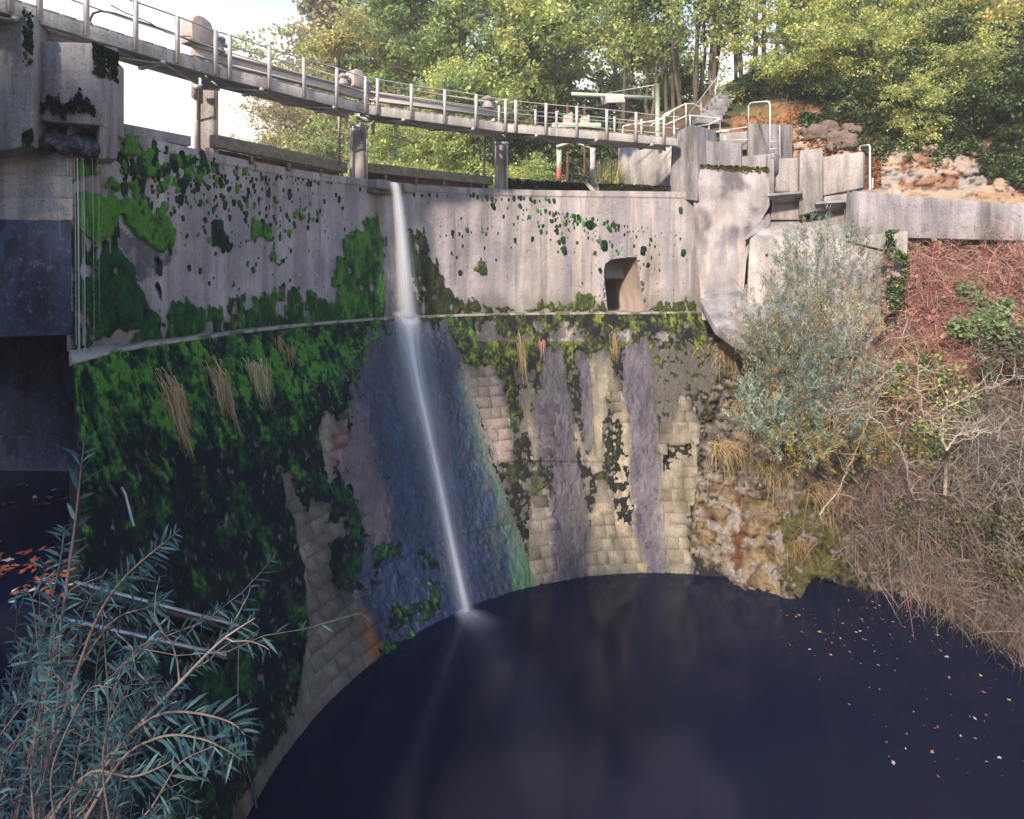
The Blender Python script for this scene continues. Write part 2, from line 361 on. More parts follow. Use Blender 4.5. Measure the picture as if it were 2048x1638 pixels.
UMOSS = [
 ([(140,380),(165,378),(195,390),(215,386),(230,398),(245,392),(270,388),(285,402),(274,385),(285,384),(296,420),(306,425),(320,414),(335,440),(352,462),(346,490),(325,506),(290,490),(265,470),(245,450),(240,440),(228,430),(215,472),(200,470),(185,486),(170,470),(140,452)], 1.0, .10),
 ([(140,450),(185,486),(215,470),(232,435),(234,460),(241,500),(258,520),(276,560),(290,590),(302,645),(140,700)], .38, .05),
 ([(285,645),(300,620),(330,618),(345,604),(385,604),(395,616),(440,618),(455,606),(464,568),(476,570),(480,590),(520,592),(560,570),(592,570),(620,585),(650,600),(690,605),(702,645),(480,668),(240,700)], .55, .05),
 ([(728,436),(755,430),(768,470),(768,520),(772,640),(690,645),(672,600),(666,560),(672,520),(690,480),(710,452)], .72, .10),
 ([(806,420),(818,450),(830,468),(846,464),(856,490),(870,510),(880,540),(886,565),(905,590),(925,600),(960,602),(1000,615),(1045,624),(830,640),(812,560)], .30, .05),
 ([(1040,624),(1100,606),(1140,610),(1160,580),(1185,588),(1200,610),(1208,626)], .6, .05),
 ([(1202,626),(1203,575),(1208,560),(1212,626)], .45, .04),
 ([(1268,520),(1278,518),(1285,545),(1294,612),(1284,626),(1276,570)], .5, .04),
 ([(1298,626),(1320,600),(1345,604),(1384,600),(1398,626)], .5, .05),
 ([(953,526),(974,524),(978,550),(966,560),(953,552)], .5, .05),
 ([(1196,476),(1208,480),(1212,500),(1200,502)], .5, .05), ([(498,440),(510,436),(540,455),(546,478),(535,488),(520,470),(500,482)], .8, .06),
 ([(536,500),(552,498),(566,530),(560,536),(538,520)], .8, .06), ([(418,440),(440,432),(450,462),(470,492),(455,505),(425,498),(420,470)], .3, .05),
 ([(584,422),(606,420),(610,432),(590,436)], .95, .07), ([(376,340),(396,336),(400,356),(388,352)], .95, .07),
 ([(238,265),(268,268),(275,300),(272,318),(255,310),(240,318)], .95, .09), ([(236,300),(262,330),(300,340),(290,352),(248,345)], .35, .06),
 ([(198,362),(225,355),(242,372),(228,388),(200,372)], .98, .09), ([(250,358),(270,352),(272,378),(258,388)], .98, .08),
 ([(280,322),(300,326),(312,352),(306,365),(290,345)], .9, .07), ([(312,376),(320,378),(318,400),(310,398)], .95, .07),
 ([(142,318),(182,320),(190,345),(165,350),(160,365),(142,360)], .85, .07), ([(308,510),(322,508),(325,545),(314,548)], .3, .04),
 ([(312,556),(322,560),(326,600),(316,600)], .3, .04), ([(462,572),(476,575),(478,600),(462,604)], .1, .05)]
def paint_up(pts):
    px, py = proj(pts); wx, wy = warp(px, py, pts, 6, 7)
    nv = fbm(pts*np.array((2.6, 2.6, .22)), 50, 4); n2 = fbm(pts*6, 51, 3)
    c = np.full(pts.shape, (1., 1., 1.))*(.86+.26*sstep(.35, .7, nv))[:, None]
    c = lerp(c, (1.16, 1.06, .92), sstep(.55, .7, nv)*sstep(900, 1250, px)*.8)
    c = lerp(c, (.62, .60, .62), sstep(.5, .72, fbm(pts*1.3, 52, 4))*sstep(760, 350, px)*.8)      # left end darkened: shade and lens falloff put into the colour
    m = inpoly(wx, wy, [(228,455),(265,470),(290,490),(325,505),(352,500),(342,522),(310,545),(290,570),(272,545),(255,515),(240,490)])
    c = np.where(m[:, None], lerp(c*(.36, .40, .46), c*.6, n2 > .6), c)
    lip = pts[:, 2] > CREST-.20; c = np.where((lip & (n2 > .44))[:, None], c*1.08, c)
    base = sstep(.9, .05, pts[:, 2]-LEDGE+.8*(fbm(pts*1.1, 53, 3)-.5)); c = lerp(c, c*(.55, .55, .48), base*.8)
    dr = sstep(.62, .70, fbm(pts*np.array((7, 7, .35)), 54, 3)); c = lerp(c, c*(.62, .6, .6), dr*.6)
    m = inpoly(wx, wy, [(735,380),(768,380),(770,440),(760,470),(738,430)]); c = np.where(m[:, None], c*(.9, .82, .66), c)
    moss = np.zeros(px.shape); bright = np.zeros(px.shape); thick = np.zeros(px.shape)
    for poly, b, th in UMOSS:
        m = inpoly(wx, wy, poly); moss = np.where(m, 1, moss); bright = np.where(m, b, bright); thick = np.where(m, th, thick)
    edge = (fbm(pts*np.array((4, 4, 2.)), 56, 3)+.0) < .30
    moss = np.where(edge & (bright < .8), 0, moss); moss = np.where((fbm(pts*np.array((6, 6, 3.5)), 57, 4) < .33) & (bright < .7), 0, moss)
    return c, moss, bright, thick, n2
def moss_col(b, n, pts, olive=0):
    m1 = vn(pts*22, 60); m2 = fbm(pts*3, 61, 3)
    b = np.clip(b+.35*(m2-.5)+.30*(m1-.5), 0, 1)
    c = lerp(np.full(pts.shape, (.005, .011, .017)), (.016, .060, .024), sstep(.05, .55, b))
    c = lerp(c, (.070, .205, .034), sstep(.5, 1., b)); o_ = np.broadcast_to(np.asarray(olive, float), b.shape)
    return lerp(c, np.stack([c[..., 1]*.80+.012, c[..., 1]*.86+.01, c[..., 2]*.9+.004], -1), o_)
def set_attr(o, name, v):
    a = o.data.attributes.new(name, 'FLOAT', 'POINT'); a.data.foreach_set('value', np.asarray(v, np.float32))

dam = thing('dam', (CX, CY+11, LEDGE), 'curved concrete dam above a sloping mossy masonry base with a narrow ledge', 'dam')
# upper wall -----------------------------------------------------------------
HOLE = [(1208,545),(1211,528),(1222,520),(1245,516),(1273,515),(1277,540),(1281,575),(1288,618),(1280,622),(1216,621),(1212,585)]
_ta = np.linspace(165, 180, 600); _tl = _ta[np.argmax(proj(cyl(_ta, r_up(_ta), 0.))[0] < 134)]
th = np.concatenate([np.linspace(_tl, 150, 380), np.linspace(150, 120, 380)[1:], np.linspace(120, 74, 460)[1:]])
zz = np.linspace(CREST, LEDGE-.02, 170)
TH, ZZ = np.meshgrid(th, zz, indexing='ij'); RR = r_up(TH)-np.where(ZZ > CREST-.2, .035, 0)
V = cyl(TH, RR, ZZ); Vf = V.reshape(-1, 3)
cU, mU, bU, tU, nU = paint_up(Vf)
px, py = proj(V); inh = inpoly(px, py, HOLE)
fk = ~(inh[:-1, :-1] | inh[1:, :-1] | inh[:-1, 1:] | inh[1:, 1:])
nrm = np.stack([-np.cos(TH*D2R), -np.sin(TH*D2R), 0*TH], -1).reshape(-1, 3)
Vw = Vf+nrm*(.02*(fbm(Vf*3, 70, 3)-.5)+.012*(vn(Vf*14, 71)-.5))[:, None]
f = grid_faces(len(th), len(zz), fk)
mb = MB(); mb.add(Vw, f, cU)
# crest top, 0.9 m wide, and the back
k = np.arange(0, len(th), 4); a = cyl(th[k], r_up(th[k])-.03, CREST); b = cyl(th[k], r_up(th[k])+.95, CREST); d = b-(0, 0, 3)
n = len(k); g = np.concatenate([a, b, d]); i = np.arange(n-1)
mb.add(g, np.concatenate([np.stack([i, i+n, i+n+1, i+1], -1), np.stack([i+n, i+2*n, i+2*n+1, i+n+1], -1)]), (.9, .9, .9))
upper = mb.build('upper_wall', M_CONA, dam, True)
mk = mU.reshape(TH.shape) > .5
fm = mk[:-1, :-1] & mk[1:, :-1] & mk[:-1, 1:] & mk[1:, 1:] & fk
def grown(mk, it=3):                                   # how deep inside a patch a vertex lies, 0..1
    d = mk.astype(float); s = d.copy()
    for _ in range(it):
        e = s.copy(); e[1:-1, 1:-1] = (s[:-2, 1:-1]+s[2:, 1:-1]+s[1:-1, :-2]+s[1:-1, 2:]+s[1:-1, 1:-1])/5; s = e
    return np.clip(s*2-1, 0, 1)*d
gi = grown(mk, 10).ravel(); tk = tU
lump = fbm(Vf*np.array((5, 5, 2.2)), 72, 3)
lump = .6*lump+.4*fbm(Vf*np.array((13, 13, 6)), 74, 2)
Vm = Vf+nrm*(.012+gi**.6*tk*(.2+2.4*np.clip(lump-.2, 0, 1))+.03*gi*vn(Vf*28, 73))[:, None]+np.array((0, 0, -1.))*(gi*tk*.5*lump)[:, None]
fmf = grid_faces(len(th), len(zz), fm); v_, f_, c_ = submesh(Vm, fmf, moss_col(bU+1.5*(lump-.5)*(.3+bU), nU, Vf, sstep(760, 900, proj(Vf)[0])*.7))
mb = MB(); mb.add(v_, f_, c_); tag(mb.build('wall_moss', M_MOSS, dam, True), 'green moss in hanging mats on the concrete face', kind='stuff')
# outlet opening through the upper wall
hp = np.array([up_hit(x, y) for x, y in HOLE]); ce = hp.mean(0); hp = ce+(hp-ce)*1.05
dirv = np.array((-.42, 1, .0))*2.6; m = len(hp)
mb = MB(); o1 = hp-np.array((0, .05, 0))*0+np.array((.0, .02, 0)); o2 = hp+dirv; i = np.arange(m)
rings = [o1+(o2-o1)*t for t in np.linspace(0, 1, 9)]
g = np.concatenate(rings); fc = np.concatenate([np.stack([i+m*k, (i+1) % m+m*k, (i+1) % m+m*(k+1), i+m*(k+1)], -1) for k in range(8)])
mb.add(g, fc, (.95, .82, .68)); mb.add(np.concatenate([o2, o2.mean(0)[None]]), np.stack([i, (i+1) % m, np.full(m, m)], -1), (.85, .6, .42))
mb.build('outlet_opening', M_CONA, dam)
# ledge ----------------------------------------------------------------------
t2 = np.linspace(179.5, 74, 420); mb = MB(); rows = []
for w, dz in ((-.08, 0), (.35, .0), (.97, .01), (1.02, -.02), (1.02, -.07), (.96, -.10)):
    ta = np.linspace(166, 185, 400); ra = r_up(ta)+(r_out(ta)-r_up(ta))*w; pa = cyl(ta, ra, 0); te = ta[np.argmax(pa[:, 0] < -.708*pa[:, 1])] if (pa[:, 0] < -.708*pa[:, 1]).any() else 185
    tt = te+(t2-t2[0])*(te-t2[-1])/(t2[0]-t2[-1]); rr = r_up(tt)+(r_out(tt)-r_up(tt))*w; p = cyl(tt, rr, LEDGE+dz)
    p[:, 2] += .02*(fbm(p*4, 80, 2)-.5); p[:, :2] += (.05*(fbm(p*6, 81, 2)-.5))[:, None]*(w > .9); rows.append(p)
g = np.stack(rows, 1).reshape(-1, 3); cl = lerp(np.full(g.shape, (.30, .27, .25)), (.09, .10, .06), sstep(.45, .6, fbm(g*5, 82, 3)))
mb.add(g, grid_faces(len(t2), 6), cl); mb.build('ledge', M_STONE, dam)
# sloping masonry -------------------------------------------------------------
NT, NZ = 1150, 300
tz = np.linspace(0, 1.04, NZ); zrow = LEDGE-.06+(POOL-LEDGE)*tz
VV = np.zeros((NT, NZ, 3)); u = np.linspace(0, 1, NT)
for j, z in enumerate(zrow):
    thl = 200.
    for _ in range(1):
        r0 = float(r_low(178., z)); dm = abs(CX+.707*CY)/math.sqrt(1+.5)
        if r0 > dm+.02:
            base = math.atan2(-(CX+.707*CY)*1/math.hypot(1, .707), -(CX+.707*CY)*.707/math.hypot(1, .707)*1)/D2R
            half = math.acos(dm/r0)/D2R; thl = 180+math.atan(.707)/D2R-half
        else: thl = 180+math.atan(.707)/D2R
    tt = thl+(70-thl)*u**1.12
    VV[:, j] = cyl(tt, r_low(tt, z), z)
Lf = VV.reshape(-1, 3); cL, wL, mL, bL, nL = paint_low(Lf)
def smear(c):                                          # run-off carries the stains down the slope and sideways a little
    g = c.reshape(NT, NZ, -1); kk = (.87+.11*vn(np.arange(NT)[:, None]*np.array((.05, 0, 0)), 77))[:, None]; s = g.copy()
    for j in range(1, NZ): s[:, j] = (1-kk)*g[:, j]+kk*s[:, j-1]
    w = (.45+.5*sstep(.35, .65, fbm(Lf*np.array((9, 9, .7)), 78, 3))).reshape(NT, NZ, 1); g = g*(1-w)+s*w
    b = g.copy()
    for _ in range(26): b[1:-1] = (b[:-2]+2*b[1:-1]+b[2:])/4
    w = sstep(.35, .65, fbm(Lf*5, 79, 3)).reshape(NT, NZ, 1)*.8; return (g*(1-w)+b*w).reshape(c.shape)
cL = smear(cL); wL = smear(wL[:, None])[:, 0]; CG = cL.reshape(NT, NZ, 3); TTAB = np.degrees(np.arctan2(VV[..., 1]-CY, VV[..., 0]-CX)) % 360
def wallcol(pts):
    t = np.degrees(np.arctan2(pts[:, 1]-CY, pts[:, 0]-CX)) % 360; j = np.clip(np.searchsorted(-zrow, -pts[:, 2]), 0, NZ-1)
    return np.array([CG[min(NT-1, np.searchsorted(-TTAB[:, b], -a)), b] for a, b in zip(t, j)])
nl = np.stack([CX-Lf[:, 0], CY-Lf[:, 1], 0*Lf[:, 0]], -1); nl /= np.linalg.norm(nl, axis=1)[:, None]; nl = nl*.92+np.array((0, 0, .38))
px, py = proj(Lf)
dis = .07*(fbm(Lf*np.array((2.5, 2.5, 1.4)), 90, 4)-.5)+.03*(fbm(Lf*16, 91, 2)-.5)
pur = np.zeros(len(Lf), bool)
for t in PURP+[NAVY]: pur |= inpoly(px, py, t)
dis = np.where(pur, dis+.07*(fbm(Lf*np.array((9, 9, 4.5)), 92, 3)-.5), dis)
for t in TAN: dis = np.where(inpoly(px, py, t), dis*.3-.022, dis)
cav = inpoly(px, py, [(1327,886),(1378,888),(1384,903),(1370,917),(1345,918),(1345,942),(1327,942)]); dis = np.where(cav, dis-.3, dis)
shelf = (px > 995) & (px < 1218) & (np.abs(py-(926+.006*(px-1000))) < 4); dis = np.where(shelf, dis-.06, dis)
Lw = Lf+nl*dis[:, None]
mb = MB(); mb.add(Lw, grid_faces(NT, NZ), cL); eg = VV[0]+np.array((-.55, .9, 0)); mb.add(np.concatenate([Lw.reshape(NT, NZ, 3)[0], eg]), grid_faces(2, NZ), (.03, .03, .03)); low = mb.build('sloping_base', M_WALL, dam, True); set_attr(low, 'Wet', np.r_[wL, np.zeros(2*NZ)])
mk = (mL > .5).reshape(NT, NZ); fm = mk[:-1, :-1] & mk[1:, :-1] & mk[:-1, 1:] & mk[1:, 1:]
gi = grown(mk, 6).ravel(); lump = fbm(Lf*np.array((3.5, 3.5, 1.8)), 93, 4); fine = vn(Lf*26, 94)
Lm = Lw+nl*(.006+gi*(.09*np.clip(lump-.28, 0, 1)*(.5+bL)+.035*fine*(.4+bL)))[:, None]
v_, f_, c_ = submesh(Lm, grid_faces(NT, NZ, fm), moss_col(bL+1.1*(lump-.5)*(.25+bL)+.5*(fbm(Lf*14, 95, 2)-.5)*(.3+bL), nL, Lf, sstep(820, 1000, proj(Lf)[0])*.75))
mb = MB(); mb.add(v_, f_, c_); tag(mb.build('base_moss', M_MOSS, dam, True), 'dark green moss blanketing the sloping masonry', kind='stuff')
# separate masonry blocks where the moss has come away ------------------------
blocks = []; zc = LEDGE-1.0
BREG = [TAN[0], TAN[2], TAN[5], TAN[6], TAN[7], TAN[1], [(1074,818),(1112,812),(1118,925),(1080,922)]]
row = 0
while zc > POOL-.1:
    h = .27+.05*rng.random(); row += 1; t0 = 198.-rng.random()*3
    while t0 > 74:
        r = float(r_low(t0, zc)); dth = (.30+.24*rng.random())/r/D2R
        c0 = cyl(t0-dth/2, r, zc-h/2); X, Y = proj(c0)
        if c0[0] > -.7*c0[1] and any(inpoly(np.array([X]), np.array([Y]), b)[0] for b in BREG) and not any(inpoly(np.array([X]), np.array([Y]), b)[0] for b in DARKM):
            blocks.append((float(X), float(Y), t0, dth, zc, h, float(c0[1])))
        t0 -= dth
    zc -= h
blocks.sort(key=lambda b: b[6]); print('blocks', len(blocks))
extra = MB()
for q, (X, Y, t0, dth, zc, h, d) in enumerate(blocks):
    g = .005; rise = .001+.007*rng.random()**2; tilt = rng.normal(0, .002, 2)
    us = np.array([0, .025, .5, .975, 1]); pts = []
    for a in us:
        for b in us:
            e = min(a, b, 1-a, 1-b); t = t0-dth*(g/.4+a*(1-2*g/.4)); z = zc-h*(g/.3+b*(1-2*g/.3))
            r = float(r_low(t, z)); p = cyl(t, r, z); nn = unit((CX-p[0], CY-p[1], .35*r))
            o = -.007 if e < .01 else rise-(.001 if e < .07 else 0)+tilt[0]*(a-.5)+tilt[1]*(b-.5)+.004*rng.random()
            pts.append(p+nn*(o-.0)+.003*rng.normal(size=3))
    pts = np.array(pts); base = wallcol(pts)*(.94+.11*rng.random())*(1 if rng.random() > .04 else .65)
    base[[0, 1, 2, 3, 4, 5, 9, 10, 14, 15, 19, 20, 21, 22, 23, 24]] *= .88       # dirt packed in the joints
    if q < 290: MB().add(pts, grid_faces(5, 5), base).build('stone_block', M_STONE, dam)
    else: extra.add(pts, grid_faces(5, 5), base)
if extra.n: tag(extra.build('stone_blocks_far', M_STONE, dam), kind='stuff')
# spillway lip over the waterfall
mb = MB(); q = [PZ(737, 360, CREST-.02), PZ(812, 371, CREST-.02)]; ax = unit(q[1]-q[0]); inn = np.array((ax[1], -ax[0], 0)); w = np.linalg.norm(q[1]-q[0])
for s0, s1 in ((0, .42), (.74, 1)):
    a = q[0]+ax*w*s0; b = q[0]+ax*w*s1; mb.beam((a+b)/2-ax*(w*(s1-s0)/2)+inn*.12-(0, 0, .13), (a+b)/2+ax*(w*(s1-s0)/2)+inn*.12-(0, 0, .13), .5, .27, c=(.8, .78, .7))
mb.beam(q[0]+inn*.05-(0, 0, .33), q[1]+inn*.05-(0, 0, .33), .34, .12, c=(.4, .42, .3))
bevel(mb.build('spillway_lip', M_CONA, dam), .02)
# moss cushions ----------------------------------------------------------------
def cushion(bright):
    pts = []; fs = []; n = 12; rings = [(1, 0), (.92, .35), (.6, .75), (0.02, .95)]
    for r, h in rings:
        for k in range(n):
            a = 2*math.pi*k/n; y = math.sin(a); j = 1+.10*math.sin(2.1*k+r*5)+.06*math.sin(5*k)
            pts.append((math.cos(a)*r*.5*j*(1.0 if y > 0 else .86), h*.40, y*r*(.5 if y > 0 else .66)*j))
    for i in range(3):
        for k in range(n): fs.append((i*n+k, i*n+(k+1) % n, (i+1)*n+(k+1) % n, (i+1)*n+k))
    v = np.array(pts); return v, np.array(fs), moss_col(np.full(len(v), bright), None, v*7+bright*9)
CUSH = [cushion(b) for b in (.25, .42, .55, 1.)]
CME = [MB().add(v, f, c).mesh('moss_cushion', M_MOSS, True) for v, f, c in CUSH]
spots = []
def scat(n, cx, cy, sx, sy, s0, s1, bp, xmax=735):
    k = 0
    while k < n:
        x = rng.normal(cx, sx); y = rng.normal(cy, sy)
        if x < 240 or x > xmax or y < 268+.17*(x-239)+8 or y > 600: continue
        spots.append((x, y, s0+(s1-s0)*rng.random()**2.2, rng.random() < bp)); k += 1
scat(210, 330, 335, 60, 32, 5, 22, .28); scat(140, 440, 380, 75, 38, 4, 14, .14); scat(80, 540, 420, 60, 45, 3, 11, .2)
scat(50, 450, 480, 90, 60, 3, 12, .05); scat(45, 620, 450, 55, 60, 2, 8, .1); scat(60, 600, 355, 90, 8, 3, 8, .1)
for x in range(830, 1110, 6):
    if rng.random() < .6: spots.append((x+rng.normal(0, 2), 389+(x-830)*.045+rng.normal(0, 2.5), 3+6*rng.random(), rng.random() < .1))
scat(90, 1150, 420, 60, 35, 2.5, 9, .15, 1390); scat(45, 1250, 410, 80, 18, 3, 9, .15, 1390); scat(60, 1270, 500, 60, 40, 2, 7, .1, 1385); scat(40, 960, 470, 80, 60, 2, 6, .1, 1000)
for x, y, s in ((966,540,14),(1177,450,16),(1208,490,18),(1128,500,14),(1126,480,12),(986,412,11),(1118,484,9),(1286,500,14),(1366,505,12),(1361,420,10),(920,545,10),(905,465,8),(934,460,9),(1007,433,6),(1200,540,8),(1296,530,9)): spots.append((x, y, s, False))
spots = [s for s in spots if not inpoly(np.array([s[0]]), np.array([s[1]]), HOLE)[0] and not (735 < s[0] < 815 and s[1] < 460)]
spots.sort(key=lambda s: -s[2]); small = MB()
for i, (x, y, s, br) in enumerate(spots):
    p = up_hit(x, y); d = p[1]; w = s/F*d; e = 3 if br else int(rng.integers(0, 3)); t = math.atan2(CY-p[1], CX-p[0])
    if i < 290:
        o = bpy.data.objects.new('moss_cushion', CME[e]); COL.objects.link(o); o.parent = dam; o.location = Vector(p)-dam.location
        o.rotation_euler = (0, rng.normal(0, .25), t-math.pi/2); o.scale = (w, w*.8, w*(1+.5*rng.random()))
    else:
        v, f, c = CUSH[e]; ct, st = math.cos(t-math.pi/2), math.sin(t-math.pi/2)
        q = v*np.array((w, w*.8, w*1.3)); small.add(np.stack([q[:, 0]*ct-q[:, 1]*st, q[:, 0]*st+q[:, 1]*ct, q[:, 2]], -1)+p, f, c)
tag(small.build('small_moss_dots', M_MOSS, dam, True), kind='stuff')
# ------------------------------------------------------------------ concrete pieces
def PV_(x, y, Y): return np.stack([(x-HX)/F*Y, Y, (HY-y)/F*Y], -1)
def prism(name, front, ext, mat, parent=None, bev=.02, cut=0, c=(1, 1, 1)):
    """front: outline of the near face (3-D points), ext: vector to the far face."""
    fr = np.array(front); n = len(fr); bk = fr+np.asarray(ext)
    mb = MB(); i = np.arange(n)
    mb.add(np.concatenate([fr, bk]), [i[None], (i[::-1]+n)[None], np.stack([i, i+n, (i+1) % n+n, (i+1) % n], -1)], c)
    o = mb.build(name, mat, parent)
    if bev: bevel(o, bev)
    return o
def Q(*pts): return [P(x, y, Y) for x, y, Y in pts]
def top_prism(name, foot, z0, z1, mat, parent=None, bev=.02):
    return prism(name, [(x, y, z0) for x, y in foot], (0, 0, z1-z0), mat, parent, bev)

# piers on the crest: photo x of the left and right edge, distance
PIERS = [(388, 437, 14.6, 'second'), (700, 736, 18.5, 'third'), (990, 1016, 20.95, 'fourth')]
PLAB = ['concrete pier at the left end of the first mossy beam, closest to the big pillar',
        'concrete pier beside the top of the waterfall', 'slim concrete pier between the long timber beam and the mossy parapet']
DZ = 4.25
pier_obj = []
for (x0, x1, Y, _), lab in zip(PIERS, PLAB):
    a, b = P(x0, 300, Y), P(x1, 300, Y+.12); a[2] = b[2] = 0; w = np.linalg.norm(b-a); ax = unit(b-a); inn = unit((a+b)/2+np.array((-.06, 0, 0))*Y*.3)
    t = thing('concrete_pier', (*((a+b)/2)[:2], CREST), lab, 'pier', 'piers carrying the footbridge')
    foot = [a, b, b+inn*.75, a+inn*.75]
    top_prism('shaft', [(p[0], p[1]) for p in foot], CREST-.02, DZ-.01, M_CONL, t, .025)
    mb = MB()
    for p in (a, b):                                            # steel channels down the pier edges
        q = p-inn*.03+(ax*.05 if p is a else -ax*.05)
        mb.beam((q[0], q[1], CREST+.02), (q[0], q[1], DZ-.1), .09, .05, up=tuple(inn))
    mb.build('guide_channel', M_PAINT, t)
    m_ = (a+b)/2-inn*.3
    mb = MB(); mb.beam((*(m_-ax*w*.52)[:2], DZ-.05), (*(m_+ax*w*.52)[:2], DZ-.05), .10, .09)
    for s in (-1, 1):
        e = (a+b)/2+ax*w*.35*s; mb.beam((*(e-inn*.02)[:2], DZ-.75), (*(e-inn*.55)[:2], DZ-.12), .04, .04)
    mb.build('bracket', M_STEEL, t)
    pier_obj.append(t)
# mossy beams between the piers ------------------------------------------------
def gate(name, pts, h, lab, posts, mat=M_GATE, group=None, under=.22):
    pts = [np.array(p) for p in pts]; t = thing(name, pts[0], lab, 'beam', group)
    mb = MB(); n = unit(np.cross(pts[-1]-pts[0], (0, 0, 1)))
    for a, b in zip(pts[:-1], pts[1:]): mb.beam(a+(0, 0, h/2), b+(0, 0, h/2), .22, h)
    bevel(mb.build('beam', mat, t), .015)
    if under:
        mb = MB(); mb.beam(pts[0]-n*.25+(0, 0, -under/2), pts[-1]-n*.25+(0, 0, -under/2), .05, under+.05); mb.build('plate', M_RUST, t)
        for s in posts:
            p = pts[0]+(pts[-1]-pts[0])*s; mb = MB(); mb.box(p+(0, 0, -under/2), (.05, .16, under), c=(1, 1, 1)); mb.build('foot', M_GATE, t)
    return t
c0 = .0
def on_crest(x, back, z=CREST):
    p = PZ(x, np.interp(x, _x, _c), CREST); d = unit(p-np.array((CX, CY, CREST))); d[2] = 0; p = p+d*back; p[2] = z; return p
gate('crest_beam', [on_crest(205, .12, CREST+.02), on_crest(385, .12, CREST+.02)], .22, 'low mossy beam on the dam crest beside the big mossy pillar', [], M_COND, 'beams closing the gaps between the piers', 0)
gate('crest_beam', [on_crest(440, .25, CREST+.14), on_crest(699, .25, CREST+.14)], .30, 'long weathered beam raised on feet, between the two piers left of the waterfall', [.25, .52, .78, .97], M_GATE, 'beams closing the gaps between the piers')
gate('crest_beam', [on_crest(738, .25, CREST+.22), on_crest(988, .25, CREST+.16)], .28, 'weathered beam on short feet right of the waterfall', [.15, .38, .6, .82, .93], M_GATE, 'beams closing the gaps between the piers')
# low parapet overgrown with moss
t = thing('mossy_parapet', on_crest(1170, .3), 'low parapet overgrown with dark moss under the right end of the footbridge', 'parapet')
mb = MB(); pp = [on_crest(x, .28, CREST) for x in np.linspace(1018, 1345, 9)]
for i, (a, b) in enumerate(zip(pp[:-1], pp[1:])): mb.beam(a+(0, 0, .2-.012*i), b+(0, 0, .2-.012*i), .18, .42-.024*i)
mb.build('wall', M_CON, t)
mb = MB(); n = 260
for i in range(1500):
    s = rng.random(); k = min(int(s*8), 7); p = pp[k]+(pp[k+1]-pp[k])*(s*8-k); r = .03+.05*rng.random()
    if .50 < s < .56: continue
    b = moss_col(np.array([.2+.4*rng.random()]), None, p[None], .5)[0]
    q = p+np.array((0, -.1-.03*rng.random(), .02+(.36-.15*s)*rng.random())); v, f, c = CUSH[0]; a = rng.random()*6
    mb.add(v*(r*1.6, r*1.6, r*1.8)@np.array(((1, 0, 0), (0, 1, 0), (0, 0, 1)))+q, f, b)
tag(mb.build('moss', M_MOSS, t, True), kind='stuff')
a = on_crest(1172, .1, CREST+.38); b = on_crest(1190, -.02, CREST)
mb = MB(); mb.beam(a, b, .2, .12); bevel(mb.build('buttress', M_CONL, t), .01)

# ------------------------------------------------------------------ footbridge
BP = [PZ(-160, -5, DZ), PZ(438, 155, DZ), PZ(731, 228, DZ), PZ(1010, 264, DZ), PZ(1357, 292, DZ)]
BP[0] = BP[1]+(PZ(73, 45, DZ)-BP[1])*1.45
br = thing('footbridge', BP[2], 'footbridge with thin railings crossing on piers above the dam', 'footbridge')
W = .78
def seg(k): a, b = BP[k], BP[k+1]; ax = unit(b-a); return a, b, ax, np.array((-ax[1], ax[0], 0)), np.linalg.norm(b-a)
for k in range(4):
    a, b, ax, inn, L = seg(k)
    mb = MB(); mb.beam(a+inn*.06+(0, 0, .13)+ax*.006, b+inn*.06+(0, 0, .13)-ax*.006, .12, .26); bevel(mb.build('fascia', M_FASC, br), .012)
    mb = MB(); mb.beam(a+inn*W+(0, 0, .10), b+inn*W+(0, 0, .10), .08, .2)
    for o_ in (.25, .52): mb.beam(a+inn*o_+(0, 0, .12), b+inn*o_+(0, 0, .12), .05, .14)
    mb.build('bearer', M_STEEL, br)
    n = int(L/.27); pm = MB(); pm.box((0, 0, 0), (.255, W-.02, .045)); me = pm.mesh('deck_plank', M_WOOD)
    for i in range(n):
        p = a+ax*((i+.5)*L/n)+inn*(W/2+.05)+(0, 0, .285+.004*rng.random())
        o = bpy.data.objects.new('deck_plank', me); COL.objects.link(o); o.parent = br; o.location = Vector(p)-br.location
        o.rotation_euler = (0, 0, math.atan2(ax[1], ax[0])+rng.normal(0, .006))
    # far kerb board and diagonal braces underneath
    mb = MB(); mb.beam(a+inn*(W+.06)+(0, 0, .36), b+inn*(W+.06)+(0, 0, .36), .03, .13); mb.build('kerb_board', M_PAINT, br)
    mb = MB(); nb = max(2, int(L/1.9))
    for i in range(nb):
        s0 = a+ax*L*i/nb; s1 = a+ax*L*(i+1)/nb; mid = (s0+s1)/2
        mb.beam(mid+inn*.06+(0, 0, -.02), s1+inn*W+(0, 0, -.02), .05, .03); mb.beam(mid+inn*.06+(0, 0, -.05), s0+inn*W+(0, 0, -.05), .05, .03)
        mb.beam(mid-inn*.02+(0, 0, -.03), mid+inn*(W+.02)+(0, 0, -.03), .09, .07)
    mb.build('brace', M_STEEL, br)
